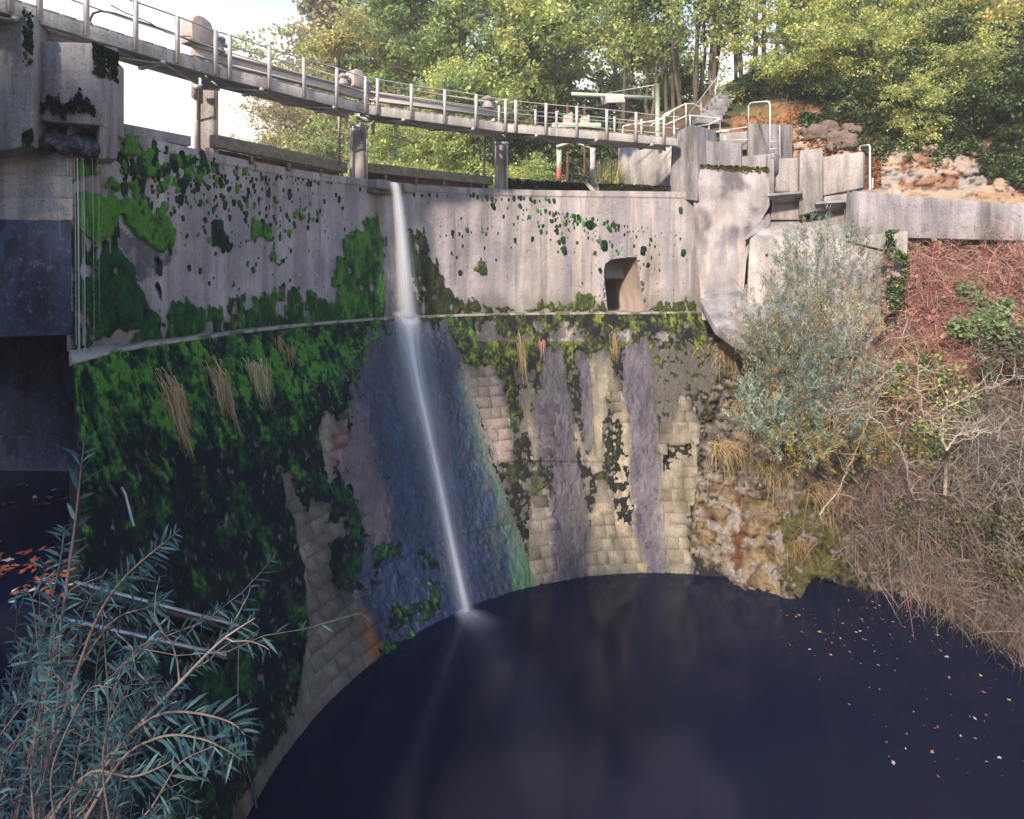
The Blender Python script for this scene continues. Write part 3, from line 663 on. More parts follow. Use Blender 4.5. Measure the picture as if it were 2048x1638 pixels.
# railing posts (photo x), rails
def at_x(x):
    for k in range(4):
        a, b, ax, inn, L = seg(k); t = (x-HX)/F           # solve (a+ax*s).x = t*(a+ax*s).y
        s = (t*a[1]-a[0])/(ax[0]-t*ax[1])
        if -.02 <= s <= L+.02: return a+ax*s, k, ax, inn
    return None
POSTS = [20, 78, 172, 270, 354, 430, 459, 538, 608, 672, 730, 754, 822, 889, 951, 1010, 1031, 1091, 1153, 1213, 1271, 1327]
RH = .98
pm = MB(); pm.box((0, 0, RH/2), (.085, .045, RH)); pme = pm.mesh('rail_post', M_PAINT)
for x in POSTS:
    r = at_x(x)
    if r is None: continue
    p, k, ax, inn = r; p = p-inn*.025+(0, 0, .03)
    o = bpy.data.objects.new('rail_post', pme); COL.objects.link(o); o.parent = br; o.location = Vector(p)-br.location; o.rotation_euler = (0, rng.normal(0, .01), math.atan2(ax[1], ax[0]))
for hz, r in ((RH-.02, .017), (.57, .014)):
    for k in range(4):
        a, b, ax, inn, L = seg(k); mb = MB(); s = np.linspace(0, 1, 14)
        pts = a+(b-a)*s[:, None]-inn*.01+(0, 0, hz+.03)+np.array([(0, 0, .012*math.sin(9*q+k)) for q in s]); mb.tube(pts, r, 6); mb.build('rail', M_STEEL, br)
# second railing on the far side, right-hand span only
fm_ = MB(); fm_.box((0, 0, .36), (.07, .04, .72)); fme = fm_.mesh('far_rail_post', M_PAINT)
for x in (998, 1071, 1113, 1229, 1283):
    r = at_x(x)
    if r is None: continue
    p, k, ax, inn = r; s = 1+.9/p[1]; p = p*s; p[2] = DZ+.30
    o = bpy.data.objects.new('rail_post', fme); COL.objects.link(o); o.parent = br; o.location = Vector(p)-br.location; o.rotation_euler = (0, 0, math.atan2(ax[1], ax[0]))
a, b, ax, inn, L = seg(3); mb = MB()
for hz in (.30, .66): mb.tube([a+inn*(W+.08)+(0, 0, .3+hz), b+inn*(W+.08)+(0, 0, .3+hz)], .014, 6)
mb.build('far_rail', M_STEEL, br)
# cable clipped to the rail at the left
mb = MB()
cab = Q((196, 62, 12.2), (186, 54, 12.1), (180, 40, 12.1), (186, 27, 12.2), (202, 22, 12.3), (230, 27, 12.5), (262, 38, 12.7), (300, 50, 13.0), (345, 66, 13.3), (392, 86, 13.8), (432, 96, 14.1))
mb.tube(cab, .022, 6); tag(mb.build('power_cable', M_BLACK), 'black cable looped over the left end of the footbridge railing', 'cable')
mb = MB(); mb.tube(Q((222, 10, 12.5), (250, 26, 12.7), (270, 33, 12.75), (300, 46, 13), (330, 64, 13.2), (360, 73, 13.6), (384, 72, 14.4)), .012, 5)
tag(mb.build('thin_wire', M_BLACK), 'thin wire sagging from the railing to the first hoist cover', 'wire')
# hoist beam behind the walkway
def bl(x, off, z):
    r = at_x(x); p, k, ax, inn = r; s = 1+off/p[1]; q = p*s; q[2] = z; return q
for xs, lab in (((382, 437, 733), 'long steel beam behind the footbridge railing, from the tall hoist cover to the waterfall'), ((737, 996), 'steel beam behind the footbridge railing to the right of the waterfall')):
    t = thing('hoist_beam', bl(xs[0], 1.25, 4.98), lab, 'steel beam', 'hoist beams along the footbridge')
    mb = MB(); pts = [bl(x, 1.25, 4.98) for x in xs]
    for a, b in zip(pts[:-1], pts[1:]):
        mb.beam(a+(0, 0, .0), b+(0, 0, .0), .22, .03); mb.beam(a+(0, 0, .23), b+(0, 0, .23), .22, .03); mb.beam(a+(0, 0, .115), b+(0, 0, .115), .03, .21)
    mb.build('girder', M_PAINT, t)
    for x in (xs[0]+8, xs[-1]-10):
        q = bl(x, 1.25, 4.0); mb = MB(); mb.beam(q, (q[0], q[1], 4.97), .12, .12, up=(0, 1, 0)); mb.build('stub', M_PAINT, t)
    mb = MB(); q0 = bl(xs[0]+(55 if xs[0] < 500 else 30), 1.2, 5.45); q1 = bl(xs[-1]-20, 1.2, 5.42); q0 = bl(437, 1.25, 5.46) if xs[0] < 500 else q0
    mb.tube([q0, q1], .022, 8); mb.build('drive_shaft', M_PINK if xs[0] > 500 else M_STEEL, t)
def hoist(x, sc, lab, cover=True):
    b0 = bl(x, 1.25, 5.22); t = thing('gate_hoist', b0, lab, 'hoist', 'gate hoists on the steel beam')
    r = at_x(x); ax = r[2]; inn = r[3]
    if cover:
        pr = [(-.26, 0), (.20, 0), (.27, .12), (.28, .42), (.2, .56), (.05, .63), (-.1, .63), (-.22, .55), (-.27, .40), (-.26, .1)]
        prism('cover', [b0+ax*(u*sc-.12)+np.array((0, 0, v*sc))-inn*.2 for u, v in pr], inn*.42, M_PINK, t, .03)
    mb = MB(); o_ = b0+ax*(.34*sc if cover else 0)
    mb.lathe(o_, [(.21*sc, 0), (.20*sc, .05*sc), (.15*sc, .22*sc), (.13*sc, .26*sc), (.21*sc, .27*sc), (.21*sc, .34*sc), (.1*sc, .36*sc), (.08*sc, .42*sc)], 14); mb.build('gearbox', M_CON, t)
    mb = MB(); mb.tube([o_-ax*.3*sc+(0, 0, .24*sc), o_+ax*.36*sc+(0, 0, .24*sc)], .05*sc, 10); mb.build('shaft_coupling', M_STEEL, t)
hoist(404, 1.05, 'tall rounded hoist cover with gearbox on the beam above the first pier')
hoist(717, .82, 'hoist cover with gearbox on the beam above the waterfall pier')
hoist(686, .8, 'small gearbox without cover, just left of the hoist above the waterfall', False)
hoist(975, .95, 'squat pinkish gearbox at the right end of the steel beam', False)
# toothed lifting racks hanging from the hoists
for x, off, lab in ((678, 1.3, 'toothed lifting rack hanging left of the waterfall pier'), (968, 1.3, 'toothed lifting rack hanging left of the slim fourth pier')):
    p = bl(x, off, CREST+.25); t = thing('lifting_rack', p, lab, 'rack', 'lifting racks of the gates')
    mb = MB(); mb.box(p+(0, 0, 1.2), (.05, .05, 2.4)); mb.build('bar', M_STEEL, t)
    mb = MB()
    for i in range(34): mb.box(p+(.035, -.01, .05+i*.07), (.05, .045, .035))
    tag(mb.build('teeth', M_RUST, t), kind='stuff')
# ------------------------------------------------------------------ sluice gate under the right span
t = thing('sluice_gate_frame', P(1155, 370, 22.6), 'green sluice gate frame with two pink gearboxes and threaded spindles', 'sluice frame')
mb = MB(); mb.box(P(1152, 253, 22.6), (1.75, .5, .16)); bevel(mb.build('platform', M_GREEN, t), .01)
for x0, x1, y0, y1 in ((1127, 1146, 224, 250), (1161, 1180, 229, 250)):
    a, b = P(x0, y1, 22.4), P(x1, y0, 22.4); prism('gearbox', [(a[0], a[1], a[2]), (b[0], a[1], a[2]), (b[0], a[1], b[2]-.03), (b[0]-.05, a[1], b[2]), (a[0], a[1], b[2]-.12)], (0, .4, 0), M_PINK, t, .015)
for x in (1135, 1169):
    mb = MB(); a = P(x, 368, 22.6); b = P(x, 206, 22.6); mb.tube(np.linspace(a, b, 60), np.where(np.arange(60) % 2, .045, .034), 8); mb.build('spindle', M_RUST, t)
for x, w, m_ in ((1118, .17, M_GREEN), (1185, .17, M_PAINT)):
    a = P(x, 372, 22.5); b = P(x, 296, 22.5); mb = MB(); mb.beam(a, b, w, .12, up=(0, 1, 0)); mb.build('frame_post', m_, t)
    if x < 1150: mb = MB(); mb.beam(P(x, 372, 22.42), P(x, 335, 22.42), w*.9, .02, up=(0, 1, 0)); mb.build('red_gauge_strip', M_RED, t)
mb = MB(); mb.beam(P(1113, 294, 22.4), P(1148, 282, 22.4), .12, .1); mb.beam(P(1148, 284, 22.6), P(1192, 300, 22.6), .05, .05); mb.build('head_brace', M_PAINT, t)
# ------------------------------------------------------------------ jib crane
t = thing('jib_crane', P(1315, 285, 23.4), 'pale green jib crane with a grey hooded hoist on its arm', 'crane')
mb = MB(); a = P(1315, 285, 23.4); b = P(1315, 168, 23.4); mb.tube([a, b], .085, 14); mb.build('mast', M_GREEN, t)
mb = MB(); mb.beam(P(1308, 196, 23.4), P(1143, 188, 22.2), .09, .12); mb.build('arm', M_GREEN, t)
mb = MB(); mb.tube([P(1310, 170, 23.4), P(1215, 186, 22.8)], .02, 8); mb.tube([P(1306, 170, 23.4), P(1306, 196, 23.4)], .02, 8); mb.build('stay', M_GREEN, t)
mb = MB(); a = P(1227, 189, 22.8)
prism('hood', [a+np.array(v) for v in ((-.34, -.22, -.02), (.33, -.22, -.04), (.40, -.22, -.34), (-.26, -.22, -.36))], (-.12, .42, 0), M_PAINT, t, .01)
mb = MB(); mb.box(P(1224, 213, 22.8), (.22, .2, .2)); mb.tube([P(1223, 212, 22.8), P(1223, 368, 22.8)], .012, 6); mb.build('hoist_motor', M_DARK, t)
mb = MB(); mb.tube([P(1262, 195, 22.9), P(1268, 212, 22.9), P(1275, 216, 22.95), P(1280, 204, 23), P(1284, 196, 23), P(1290, 210, 23.1), P(1296, 196, 23.2)], .01, 5); mb.build('loose_cable', M_BLACK, t)

# ------------------------------------------------------------------ right abutment and outlet works
CW = 'concrete walls of the outlet works'
def wall(front, ext, lab, mat=M_CON, name='concrete_wall', cat='wall', group=CW, bev=.03):
    o = prism(name, front, ext, mat, None, bev); return tag(o, lab, cat, group)
wall(Q((1236, 372, 25.0), (1350, 378, 23.4), (1350, 282, 23.4), (1236, 290, 25.0)), (.5, .5, 0), 'smooth concrete wall under the right end of the footbridge', M_CONL)
# end block carrying the bridge, stepped parapet
wall(Q((1338, 396, 22.1), (1394, 402, 21.3), (1394, 330, 21.3), (1392, 251, 21.3), (1382, 249, 21.5), (1344, 268, 22.1)), (1.0, .9, 0), 'concrete end wall with sloping top where the footbridge lands', M_CONG, 'end_wall')
# abutment block, slightly bulging front, built as a grid
ab = thing('abutment', P(1440, 590, 21), 'massive stained concrete abutment at the right end of the dam', 'abutment')
LFT = [(332, 1391, 21.5), (372, 1390, 21.35), (400, 1387, 21.5), (470, 1391, 21.4), (540, 1397, 21.1), (600, 1402, 20.7), (640, 1404, 20.2)]
RGT = [(338, 1538, 20.7), (372, 1539, 20.7), (412, 1539, 20.7), (470, 1506, 20.6), (520, 1493, 20.5), (585, 1487, 20.4), (640, 1487, 20.0)]
na, nb = 60, 46; g = np.zeros((na, nb, 3))
for i in range(na):
    s = i/(na-1)*(len(LFT)-1); k = min(int(s), len(LFT)-2); q = s-k
    l = np.array(LFT[k])*(1-q)+np.array(LFT[k+1])*q; r = np.array(RGT[k])*(1-q)+np.array(RGT[k+1])*q
    a = P(l[1], l[0], l[2]); b = P(r[1], r[0], r[2])
    for j in range(nb):
        u = j/(nb-1); p = a*(1-u)+b*u; p[1] -= .22*math.sin(math.pi*min(1, u*1.15))*(i/na); g[i, j] = p
gf = g.reshape(-1, 3).copy(); gf[:, 1] += .05*(fbm(gf*3, 120, 4)-.5)
n2 = fbm(gf*1.6, 121, 4); n3 = fbm(gf*np.array((6, 6, 1.2)), 122, 3)
c = lerp(np.full(gf.shape, (1., 1., 1.)), (.36, .35, .38), sstep(.42, .60, n2)*np.clip((gf[:, 2]-.2)/1.2, .35, 1)); c = lerp(c, (1.25, 1.12, .92), sstep(.5, .7, n3)*.5)
mb = MB(); mb.add(gf, grid_faces(na, nb)[:, ::-1], c)
bk = np.concatenate([g[0], g[0]+(.5, 2.2, .0)]); mb.add(bk, grid_faces(2, nb), (.8, .8, .75)); sd_ = np.concatenate([g[:, -1], g[:, -1]+(.5, 2.2, 0)]); mb.add(sd_, grid_faces(2, na)[:, ::-1], (.9, .88, .86))
mb.build('front', M_CONA, ab, True)
mb = MB()
for i in range(170):
    u = rng.random(); p = g[0, int(u*45)]+np.array((0, -.02-.04*rng.random(), .01-.12*rng.random()**2)); v, f, c = CUSH[int(rng.integers(0, 3))]; s = .05+.1*rng.random(); mb.add(v*s+p, f, (.10, .095, .03))
tag(mb.build('moss_fringe', M_MOSS, ab, True), kind='stuff')
# stepped walls behind
wall(Q((1392, 332, 21.75), (1483, 336, 21.6), (1482, 287, 21.6), (1392, 279, 21.75)), (.2, .4, 0), 'stained concrete parapet below the white pipe railing', M_CONG)
wall(Q((1478, 345, 21.9), (1548, 345, 21.0), (1549, 306, 21.0), (1478, 314, 21.9)), (.35, .35, 0), 'low concrete wall below the tall white hoop rail', M_CONG)
wall(Q((1536, 392, 20.75), (1549, 386, 20.75), (1549, 306, 20.75), (1536, 308, 20.75)), (.3, 1.2, 0), 'narrow end face of the wall left of the upper slot')
wall(Q((1495, 330, 24.2), (1506, 318, 24.0), (1506, 246, 24.0), (1495, 244, 24.2)), (.2, .2, 0), 'pale narrow edge of the square concrete box on the slope', M_CONL, 'box_edge')
wall(Q((1505, 330, 24.0), (1585, 318, 24.2), (1585, 249, 24.2), (1505, 247, 24.0)), (.3, 1.4, 0), 'dark speckled square concrete box on the slope', M_COND, 'valve_chamber', 'valve chamber')
wall(Q((1440, 300, 25.5), (1498, 300, 25.5), (1498, 262, 25.5), (1440, 266, 25.5)), (.2, .3, 0), 'low sunlit wall behind the white railing', M_CONL)
# two slots with lintels, a pillar and a panel
wall(Q((1548, 394, 21.3), (1601, 394, 21.2), (1601, 315, 21.2), (1548, 317, 21.3)), (.2, .4, 0), 'concrete wall above the upper water slot', M_CONL)
wall(Q((1598, 432, 20.3), (1646, 418, 20.2), (1646, 298, 20.2), (1642, 296, 20.25), (1600, 301, 20.3)), (.35, .9, 0), 'tall square concrete pillar between the two water slots', M_CON, 'concrete_pillar', 'pillar')
wall(Q((1645, 392, 20.9), (1726, 376, 20.6), (1726, 303, 20.6), (1645, 314, 20.9)), (.3, .4, 0), 'broad streaked concrete panel right of the square pillar', M_CON)
wall(Q((1647, 408, 20.95), (1720, 404, 20.75), (1720, 380, 20.75), (1647, 390, 20.95)), (.2, .3, 0), 'low concrete sill under the broad panel', M_CON)
for pts, lab in ((((1534, 392), (1606, 386), (1604, 402), (1548, 407)), 'dark sloping slab over the left water slot'), (((1631, 408), (1690, 404), (1688, 421), (1634, 424)), 'dark sloping slab over the right water slot')):
    (x0, y0), (x1, y1), (x2, y2), (x3, y3) = pts
    f4 = [P(x0, y0, 20.0), P(x1, y1, 20.0), P(x2, y2, 20.55), P(x3, y3, 20.55)]
    wall(f4, (.02, .12, .09), lab, M_COND, 'slab', 'water slot slabs', 'water slot slabs', .015)
wall(Q((1549, 384, 21.05), (1580, 384, 21.05), (1580, 374, 21.05), (1549, 374, 21.05)), (0, .1, 0), 'short lintel over the dark upper opening', M_COND, 'lintel')
wall(Q((1540, 440, 20.7), (1610, 440, 20.6), (1606, 400, 20.6), (1545, 404, 20.7)), (.2, .5, 0), 'rough sill block beneath the left water slot', M_CON)
wall(Q((1632, 444, 20.7), (1690, 446, 20.5), (1690, 418, 20.5), (1634, 421, 20.7)), (.2, .5, 0), 'yellowish sill block beneath the right water slot', M_CONL)
# apron: sloping shelf over a smooth sheer face, curving slightly
ap = thing('apron', P(1600, 690, 19.9), 'smooth pale concrete apron behind the willow bush', 'apron')
fr = Q((1489, 700, 19.7), (1500, 478, 20.0), (1692, 480, 19.4), (1770, 500, 19.0), (1772, 720, 18.8)); mb = MB()
prism('face', [fr[0], fr[4], fr[3], fr[2], fr[1]], (.2, .6, 0), M_CONL, ap, .02)
prism('shelf', [P(1500, 477, 20.0), P(1692, 479, 19.4), P(1690, 440, 20.6), P(1552, 436, 21.0)], (0, .0, -.3), M_CONL, ap, .015)
for x, y in ((1534, 510), (1528, 562), (1733, 517)):
    mb = MB(); d = np.interp(x, [1489, 1692, 1770], [19.95, 19.4, 19.0]); q = P(x, y, d-.012); mb.tube([q, q+(0, .03, 0)], .045, 10); mb.build('drain_hole', M_BLACK, ap)
wall(Q((1487, 482, 20.3), (1494, 470, 20.4), (1532, 430, 20.8), (1540, 424, 20.8), (1540, 452, 20.5)), (.3, .5, 0), 'broken mossy kerb running up beside the apron', M_COND, 'kerb', 'kerb')
wall(Q((1768, 640, 18.9), (1812, 600, 18.6), (1816, 462, 18.6), (1770, 466, 18.9), (1692, 476, 19.3), (1692, 482, 19.3), (1768, 500, 18.9)), (.3, .6, 0), 'concrete shoulder at the foot of the long wall, ivy hanging from it', M_CONL, 'concrete_shoulder', 'wall')
# the long retaining wall on the right
lw = thing('retaining_wall', P(1860, 480, 19.2), 'long stained concrete retaining wall above the leafy bank', 'wall')
prism('wing', Q((1688, 470, 19.6), (1702, 476, 19.5), (1708, 388, 19.5), (1694, 380, 19.6)), (.5, .9, 0), M_CONG, lw, .02)
prism('panel', Q((1704, 478, 19.45), (1820, 476, 19.0), (2048, 482, 18.2), (2400, 500, 17.2), (2400, 430, 17.2), (2048, 409, 18.2), (1900, 398, 18.75), (1800, 390, 19.1), (1704, 381, 19.45)), (.3, .35, 0), M_CONG, lw, .02)
prism('step', Q((1785, 398, 19.4), (1803, 398, 19.3), (1803, 382, 19.3), (1785, 377, 19.4)), (.3, .5, 0), M_CON, lw, .02)
# spout slab jutting over the pool bank
sp = thing('spout', P(1450, 640, 19.5), 'flat fan-shaped concrete spout jutting out at the foot of the abutment', 'spout')
SL = Q((1399, 598, 20.4), (1484, 567, 20.7), (1600, 580, 20.4), (1600, 660, 18.6), (1502, 690, 18.0), (1470, 680, 18.4), (1430, 652, 19.2))
prism('slab', SL, (0, 0, -.26), M_COND, sp, .015)
# ------------------------------------------------------------------ white pipe rails
def rails(lines, lab, r=.024, name='pipe_railing', mat=M_WHITE, cat='railing', group=None):
    t = thing(name, lines[0][0], lab, cat, group)
    for pts in lines:
        MB().tube(np.array(pts), r, 8).build('pipe', mat, t)
    return t
rails([Q((1372, 262, 21.7), (1372, 207, 21.7), (1388, 208, 21.9), (1440, 237, 23.4), (1440, 284, 23.4)), Q((1372, 207, 21.7), (1330, 228, 21.6), (1330, 275, 21.6)), Q((1372, 232, 21.7), (1440, 237, 23.4)),
       Q((1380, 262, 21.6), (1380, 231, 21.6), (1440, 237, 23.4)), Q((1348, 268, 21.6), (1348, 222, 21.6)), Q((1300, 252, 22.3), (1341, 227, 22.3)), Q((1330, 250, 21.6), (1372, 232, 21.7)), Q((1392, 253, 21.9), (1418, 249, 22.4), (1440, 238, 23.4)), Q((1418, 270, 22.4), (1418, 249, 22.4)), Q((1392, 258, 21.9), (1440, 264, 23.4)), Q((1392, 276, 21.9), (1440, 262, 23.4)),
       Q((1245, 268, 22.9), (1246, 252, 22.9), (1316, 240, 22.9), (1372, 207, 21.8))], 'white pipe railing at the landing of the footbridge')
rails([Q((1497, 248, 24.1), (1497, 213, 24.1), (1500, 207, 24.0), (1507, 205, 23.8), (1532, 203, 21.4), (1538, 204, 21.2), (1540, 210, 21.2), (1540, 308, 21.2))], 'tall white hoop rail over the low concrete wall', .03, 'hoop_rail', M_WHITE, 'rail', 'white hoop rails')
rails([Q((1555, 252, 23.9), (1560, 252, 23.9), (1560, 314, 21.6)), Q((1541, 283, 23.9), (1560, 283, 23.0)), Q((1541, 298, 23.9), (1560, 298, 23.0))], 'thin white ladder rail in front of the dark square box', .02, 'ladder_rail', M_WHITE, 'rail', 'white hoop rails')
rails([Q((1720, 304, 20.9), (1720, 292, 20.9), (1738, 290, 20.4), (1740, 294, 20.3), (1740, 380, 20.0)), Q((1738, 358, 20.2), (1745, 357, 20.2), (1745, 376, 20.1))], 'white hoop rail standing right of the broad panel', .026, 'hoop_rail', M_WHITE, 'rail', 'white hoop rails')
rails([Q((1440, 262, 24.5), (1494, 254, 24.9)), Q((1450, 284, 24.6), (1450, 260, 24.6)), Q((1440, 282, 24.5), (1494, 279, 24.9))], 'low white railing between the landing and the square box', .02)
rails([Q((1378, 228, 23.5), (1455, 128, 31)), Q((1431, 190, 29.5), (1431, 158, 29.5)), Q((1402, 222, 26), (1402, 198, 26))], 'sloping handrail beside the hillside steps', .03, 'stair_rail', M_STEEL)
mb = MB(); mb.box(P(1451, 262, 24.5), (.32, .02, .10)); tag(mb.build('blank_sign', M_WHITE), 'small blank white plate on the low railing', 'sign')
# stone steps up the hill
st = thing('stone_steps', P(1420, 245, 25), 'rough stone steps climbing the hillside behind the railing', 'steps')
for i in range(9):
    s = i/8; x = 1412+44*s; y = 245-62*s; Y = 24.5+6.5*s; p = P(x, y, Y)
    mb = MB(); mb.box(p, (.95, .6, .24), np.array(((.97, .1, .05*rng.normal()), (-.1, .97, 0), (0, 0, 1)))); bevel(mb.build('step', M_COND, st), .03)
# ------------------------------------------------------------------ left abutment
la = thing('left_pillar', P(130, 300, 10.9), 'big mossy concrete pillar under the left end of the footbridge', 'pillar')
YA = 10.9
def lift(name, y0, y1, mat=M_COND, x0=64, x1=205, par=la, ext=(.30, 1.0, 0)):
    return prism(name, Q((x0, y1, YA), (x1, y1, YA), (x1+.0, y0, YA), (x0, y0, YA)), ext, mat, par, .025)
fc_ = Q((62, 240, YA), (205, 252, YA), (205, 96, YA), (196, 86, YA), (62, 80, YA)); prism('upper_block', fc_, (-.33, 1.15, 0), M_COND, la, .03)
# front cheek at the right with the deep wet niche beside it
prism('cheek', Q((197, 318, YA-.02), (235, 318, YA+.72), (235, 95, YA+.72), (205, 90, YA-.02), (203, 200, YA-.02)), (-.45, .55, 0), M_COND, la, .03)
us_, ws_ = np.meshgrid(np.linspace(0, 1, 60), np.linspace(0, 1, 34), indexing='ij')
yt = 250+26*us_; yb = 300+14*us_+6*np.sin(us_*17); g = PV_(66+136*us_, yt+(yb-yt)*ws_, YA+.42-.50*np.sin(np.clip(ws_*1.5, 0, 1)*1.57)+.28*np.clip(ws_-.75, 0, 1)).reshape(-1, 3)
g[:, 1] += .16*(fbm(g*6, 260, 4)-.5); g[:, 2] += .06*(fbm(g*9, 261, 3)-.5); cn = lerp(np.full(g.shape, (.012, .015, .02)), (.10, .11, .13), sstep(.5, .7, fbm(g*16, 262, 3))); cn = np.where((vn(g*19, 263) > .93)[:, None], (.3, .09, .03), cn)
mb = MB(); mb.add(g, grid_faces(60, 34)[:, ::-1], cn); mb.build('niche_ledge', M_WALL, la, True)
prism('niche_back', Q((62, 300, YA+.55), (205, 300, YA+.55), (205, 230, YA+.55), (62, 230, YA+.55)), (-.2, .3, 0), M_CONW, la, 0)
prism('side_post', Q((-60, 315, YA-.3), (64, 290, YA-.35), (68, 30, YA-.35), (44, 10, YA-.35), (-60, -10, YA-.3)), (-.3, .8, 0), M_COND, la, .03)
mb = MB()
for i in range(2600):
    k = rng.random()
    if k < .45: x = rng.uniform(186, 236); y = 88+rng.random()**2*60+ (x-190)*.4; Y = YA-.06+(max(0, x-204)/31)*.72
    elif k < .8: x = rng.uniform(68, 190); y = 212+7*math.sin(x*.11)+5*math.sin(x*.31)+rng.normal(0, 4+5*abs(math.sin(x*.07))); Y = YA-.04
    
    else: x = rng.uniform(45, 66); y = rng.normal(75, 22) if rng.random() < .5 else rng.normal(275, 8); Y = YA-.38
    v, f, c = CUSH[int(rng.integers(0, 3))]; s = .012+.05*rng.random()**2
    cc = moss_col(np.array([.15+.55*rng.random() if k < .45 or k > .8 else .2*rng.random()]), None, rng.random((1, 3))*9)[0]
    mb.add(v*s+P(x, y, Y), f, cc)
tag(mb.build('moss_tufts', M_MOSS, la, True), kind='stuff')
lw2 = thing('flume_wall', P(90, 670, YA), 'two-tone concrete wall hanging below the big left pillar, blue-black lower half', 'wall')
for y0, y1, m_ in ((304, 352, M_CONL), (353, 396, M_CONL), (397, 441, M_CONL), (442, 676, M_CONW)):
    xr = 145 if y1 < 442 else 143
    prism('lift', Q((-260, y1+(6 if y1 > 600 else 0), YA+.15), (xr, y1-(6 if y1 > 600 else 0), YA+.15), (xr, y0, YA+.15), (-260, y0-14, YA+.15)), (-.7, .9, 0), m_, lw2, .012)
# the side channel seen below it: floor with shallow water, back walls coloured dark for deep shade
ch = thing('channel_wall', P(60, 800, 12), 'stained wall at the back of the side channel, deep shade put into its dark colour', 'wall')
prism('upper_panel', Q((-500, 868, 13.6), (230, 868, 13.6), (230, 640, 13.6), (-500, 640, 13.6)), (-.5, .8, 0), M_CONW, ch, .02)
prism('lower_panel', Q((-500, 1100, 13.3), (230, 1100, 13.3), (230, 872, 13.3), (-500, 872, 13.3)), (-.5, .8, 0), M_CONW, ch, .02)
# steel trough at the lower left and its drip, pipes
bt = thing('steel_trough', P(320, 1250, 6.6), 'black steel trough jutting from the left bank in front of the dam', 'trough')
A0, A1 = P(150, 1182, 6.2), P(478, 1268, 6.9)
mb = MB(); mb.beam(A0+(0, 0, .0), A1, .03, .16); mb.beam(A0+(0, -.35, -.12), A1+(0, -.3, -.12), .03, .12); mb.beam(A0+(0, -.17, -.12), A1+(0, -.15, -.10), .36, .02); mb.build('channel', M_DARK, bt)
mb = MB(); mb.beam(A0+(0, -.36, -.04), A1+(0, -.31, -.04), .05, .012); mb.beam(A0+(0, .0, .09), A1+(0, 0, .09), .05, .012); mb.build('flange', M_STEEL, bt)
mb = MB(); mb.tube([low_hit(240, 972)+(.06, -.06, 0), low_hit(247, 985)+(.07, -.07, 0), low_hit(264, 1050)+(.06, -.06, 0)], .02, 8); tag(mb.build('drain_pipe', M_STEEL), 'short thin metal pipe on the mossy slope', 'pipe')
mb = MB(); mb.tube([low_hit(x, y)+(.05, 0, .05) for x, y in ((470, 1522), (480, 1528), (488, 1548), (497, 1580), (505, 1612), (512, 1650))], .02, 8); tag(mb.build('hose', M_BLACK), 'black hose lying on the stones at the water edge', 'hose')
# ------------------------------------------------------------------ water
m, nt, b = new_mat('pool_water'); M_WATER = m; p = pos(nt)
b.inputs['Base Color'].default_value = (.001, .004, .019, 1); b.inputs['Roughness'].default_value = .13; b.inputs['IOR'].default_value = 1.33
bump(nt, b, noise(nt, p, .9, 4, .55), .02, .35)
mb = MB(); mb.add([(-14, -30, POOL), (30, -30, POOL), (30, 22, POOL), (-14, 22, POOL)], np.array([(0, 1, 2, 3)])); tag(mb.build('pool', M_WATER), kind='structure')
CHZ = -4.25
mb = MB(); mb.add([(-30, 3, CHZ), (-.707*4.5-.02, 4.5, CHZ), (-.707*13.2-.02, 13.2, CHZ), (-30, 14, CHZ)], np.array([(0, 1, 2, 3)]), (.02, .02, .03)); tag(mb.build('channel_water', M_WATER), kind='structure')
# the reservoir and the land behind the dam
mb = MB(); an = np.linspace(60, 182, 60); g = np.concatenate([cyl(an, r_up(an)+.9, CREST-.25), cyl(an, r_up(an)+45, CREST-.25)]); i = np.arange(59)
mb.add(g, np.stack([i, i+1, i+61, i+60], -1)); tag(mb.build('reservoir', M_WATER), kind='structure')
mb = MB(); nx = 60; X, Y = np.meshgrid(np.linspace(-600, 600, 121), np.concatenate([np.linspace(52, 120, 40), np.linspace(130, 900, 30)]), indexing='ij')
Z = 2.3+1.2*sstep(52, 60, Y)+12*fbm(np.stack([X/160, Y/160, 0*X], -1), 200, 3)*sstep(150, 500, Y); g = np.stack([X, Y, Z], -1).reshape(-1, 3)
mb.add(g, grid_faces(121, 70), lerp(np.full(g.shape, (.05, .065, .025)), (.11, .09, .05), fbm(g*.2, 201, 3))); tag(mb.build('ground', M_BANK, None, True), kind='structure')

# ------------------------------------------------------------------ banks: surfaces through measured points
def tps(ctrl):
    c = np.array(ctrl, float); n = len(c); xy = c[:, :2]/400.
    def K(r): return np.where(r > 1e-9, r*r*np.log(np.maximum(r, 1e-9)), 0)
    A = np.zeros((n+3, n+3)); A[:n, :n] = K(np.hypot(xy[:, None, 0]-xy[None, :, 0], xy[:, None, 1]-xy[None, :, 1]))+np.eye(n)*.003
    A[:n, n] = 1; A[:n, n+1:] = xy; A[n, :n] = 1; A[n+1:, :n] = xy.T
    w = np.linalg.solve(A, np.r_[c[:, 2], 0, 0, 0])
    def f(x, y):
        q = np.stack([np.ravel(x), np.ravel(y)], -1)/400.; out = np.zeros(len(q))
        for a in range(0, len(q), 20000):
            s = q[a:a+20000]; out[a:a+20000] = K(np.hypot(s[:, None, 0]-xy[None, :, 0], s[:, None, 1]-xy[None, :, 1]))@w[:n]+w[n]+s@w[n+1:]
        return out.reshape(np.shape(x))
    return f
def PV(x, y, Y): return np.stack([(x-HX)/F*Y, Y, (HY-y)/F*Y], -1)
def dp(y): return -POOL*F/(y-HY)
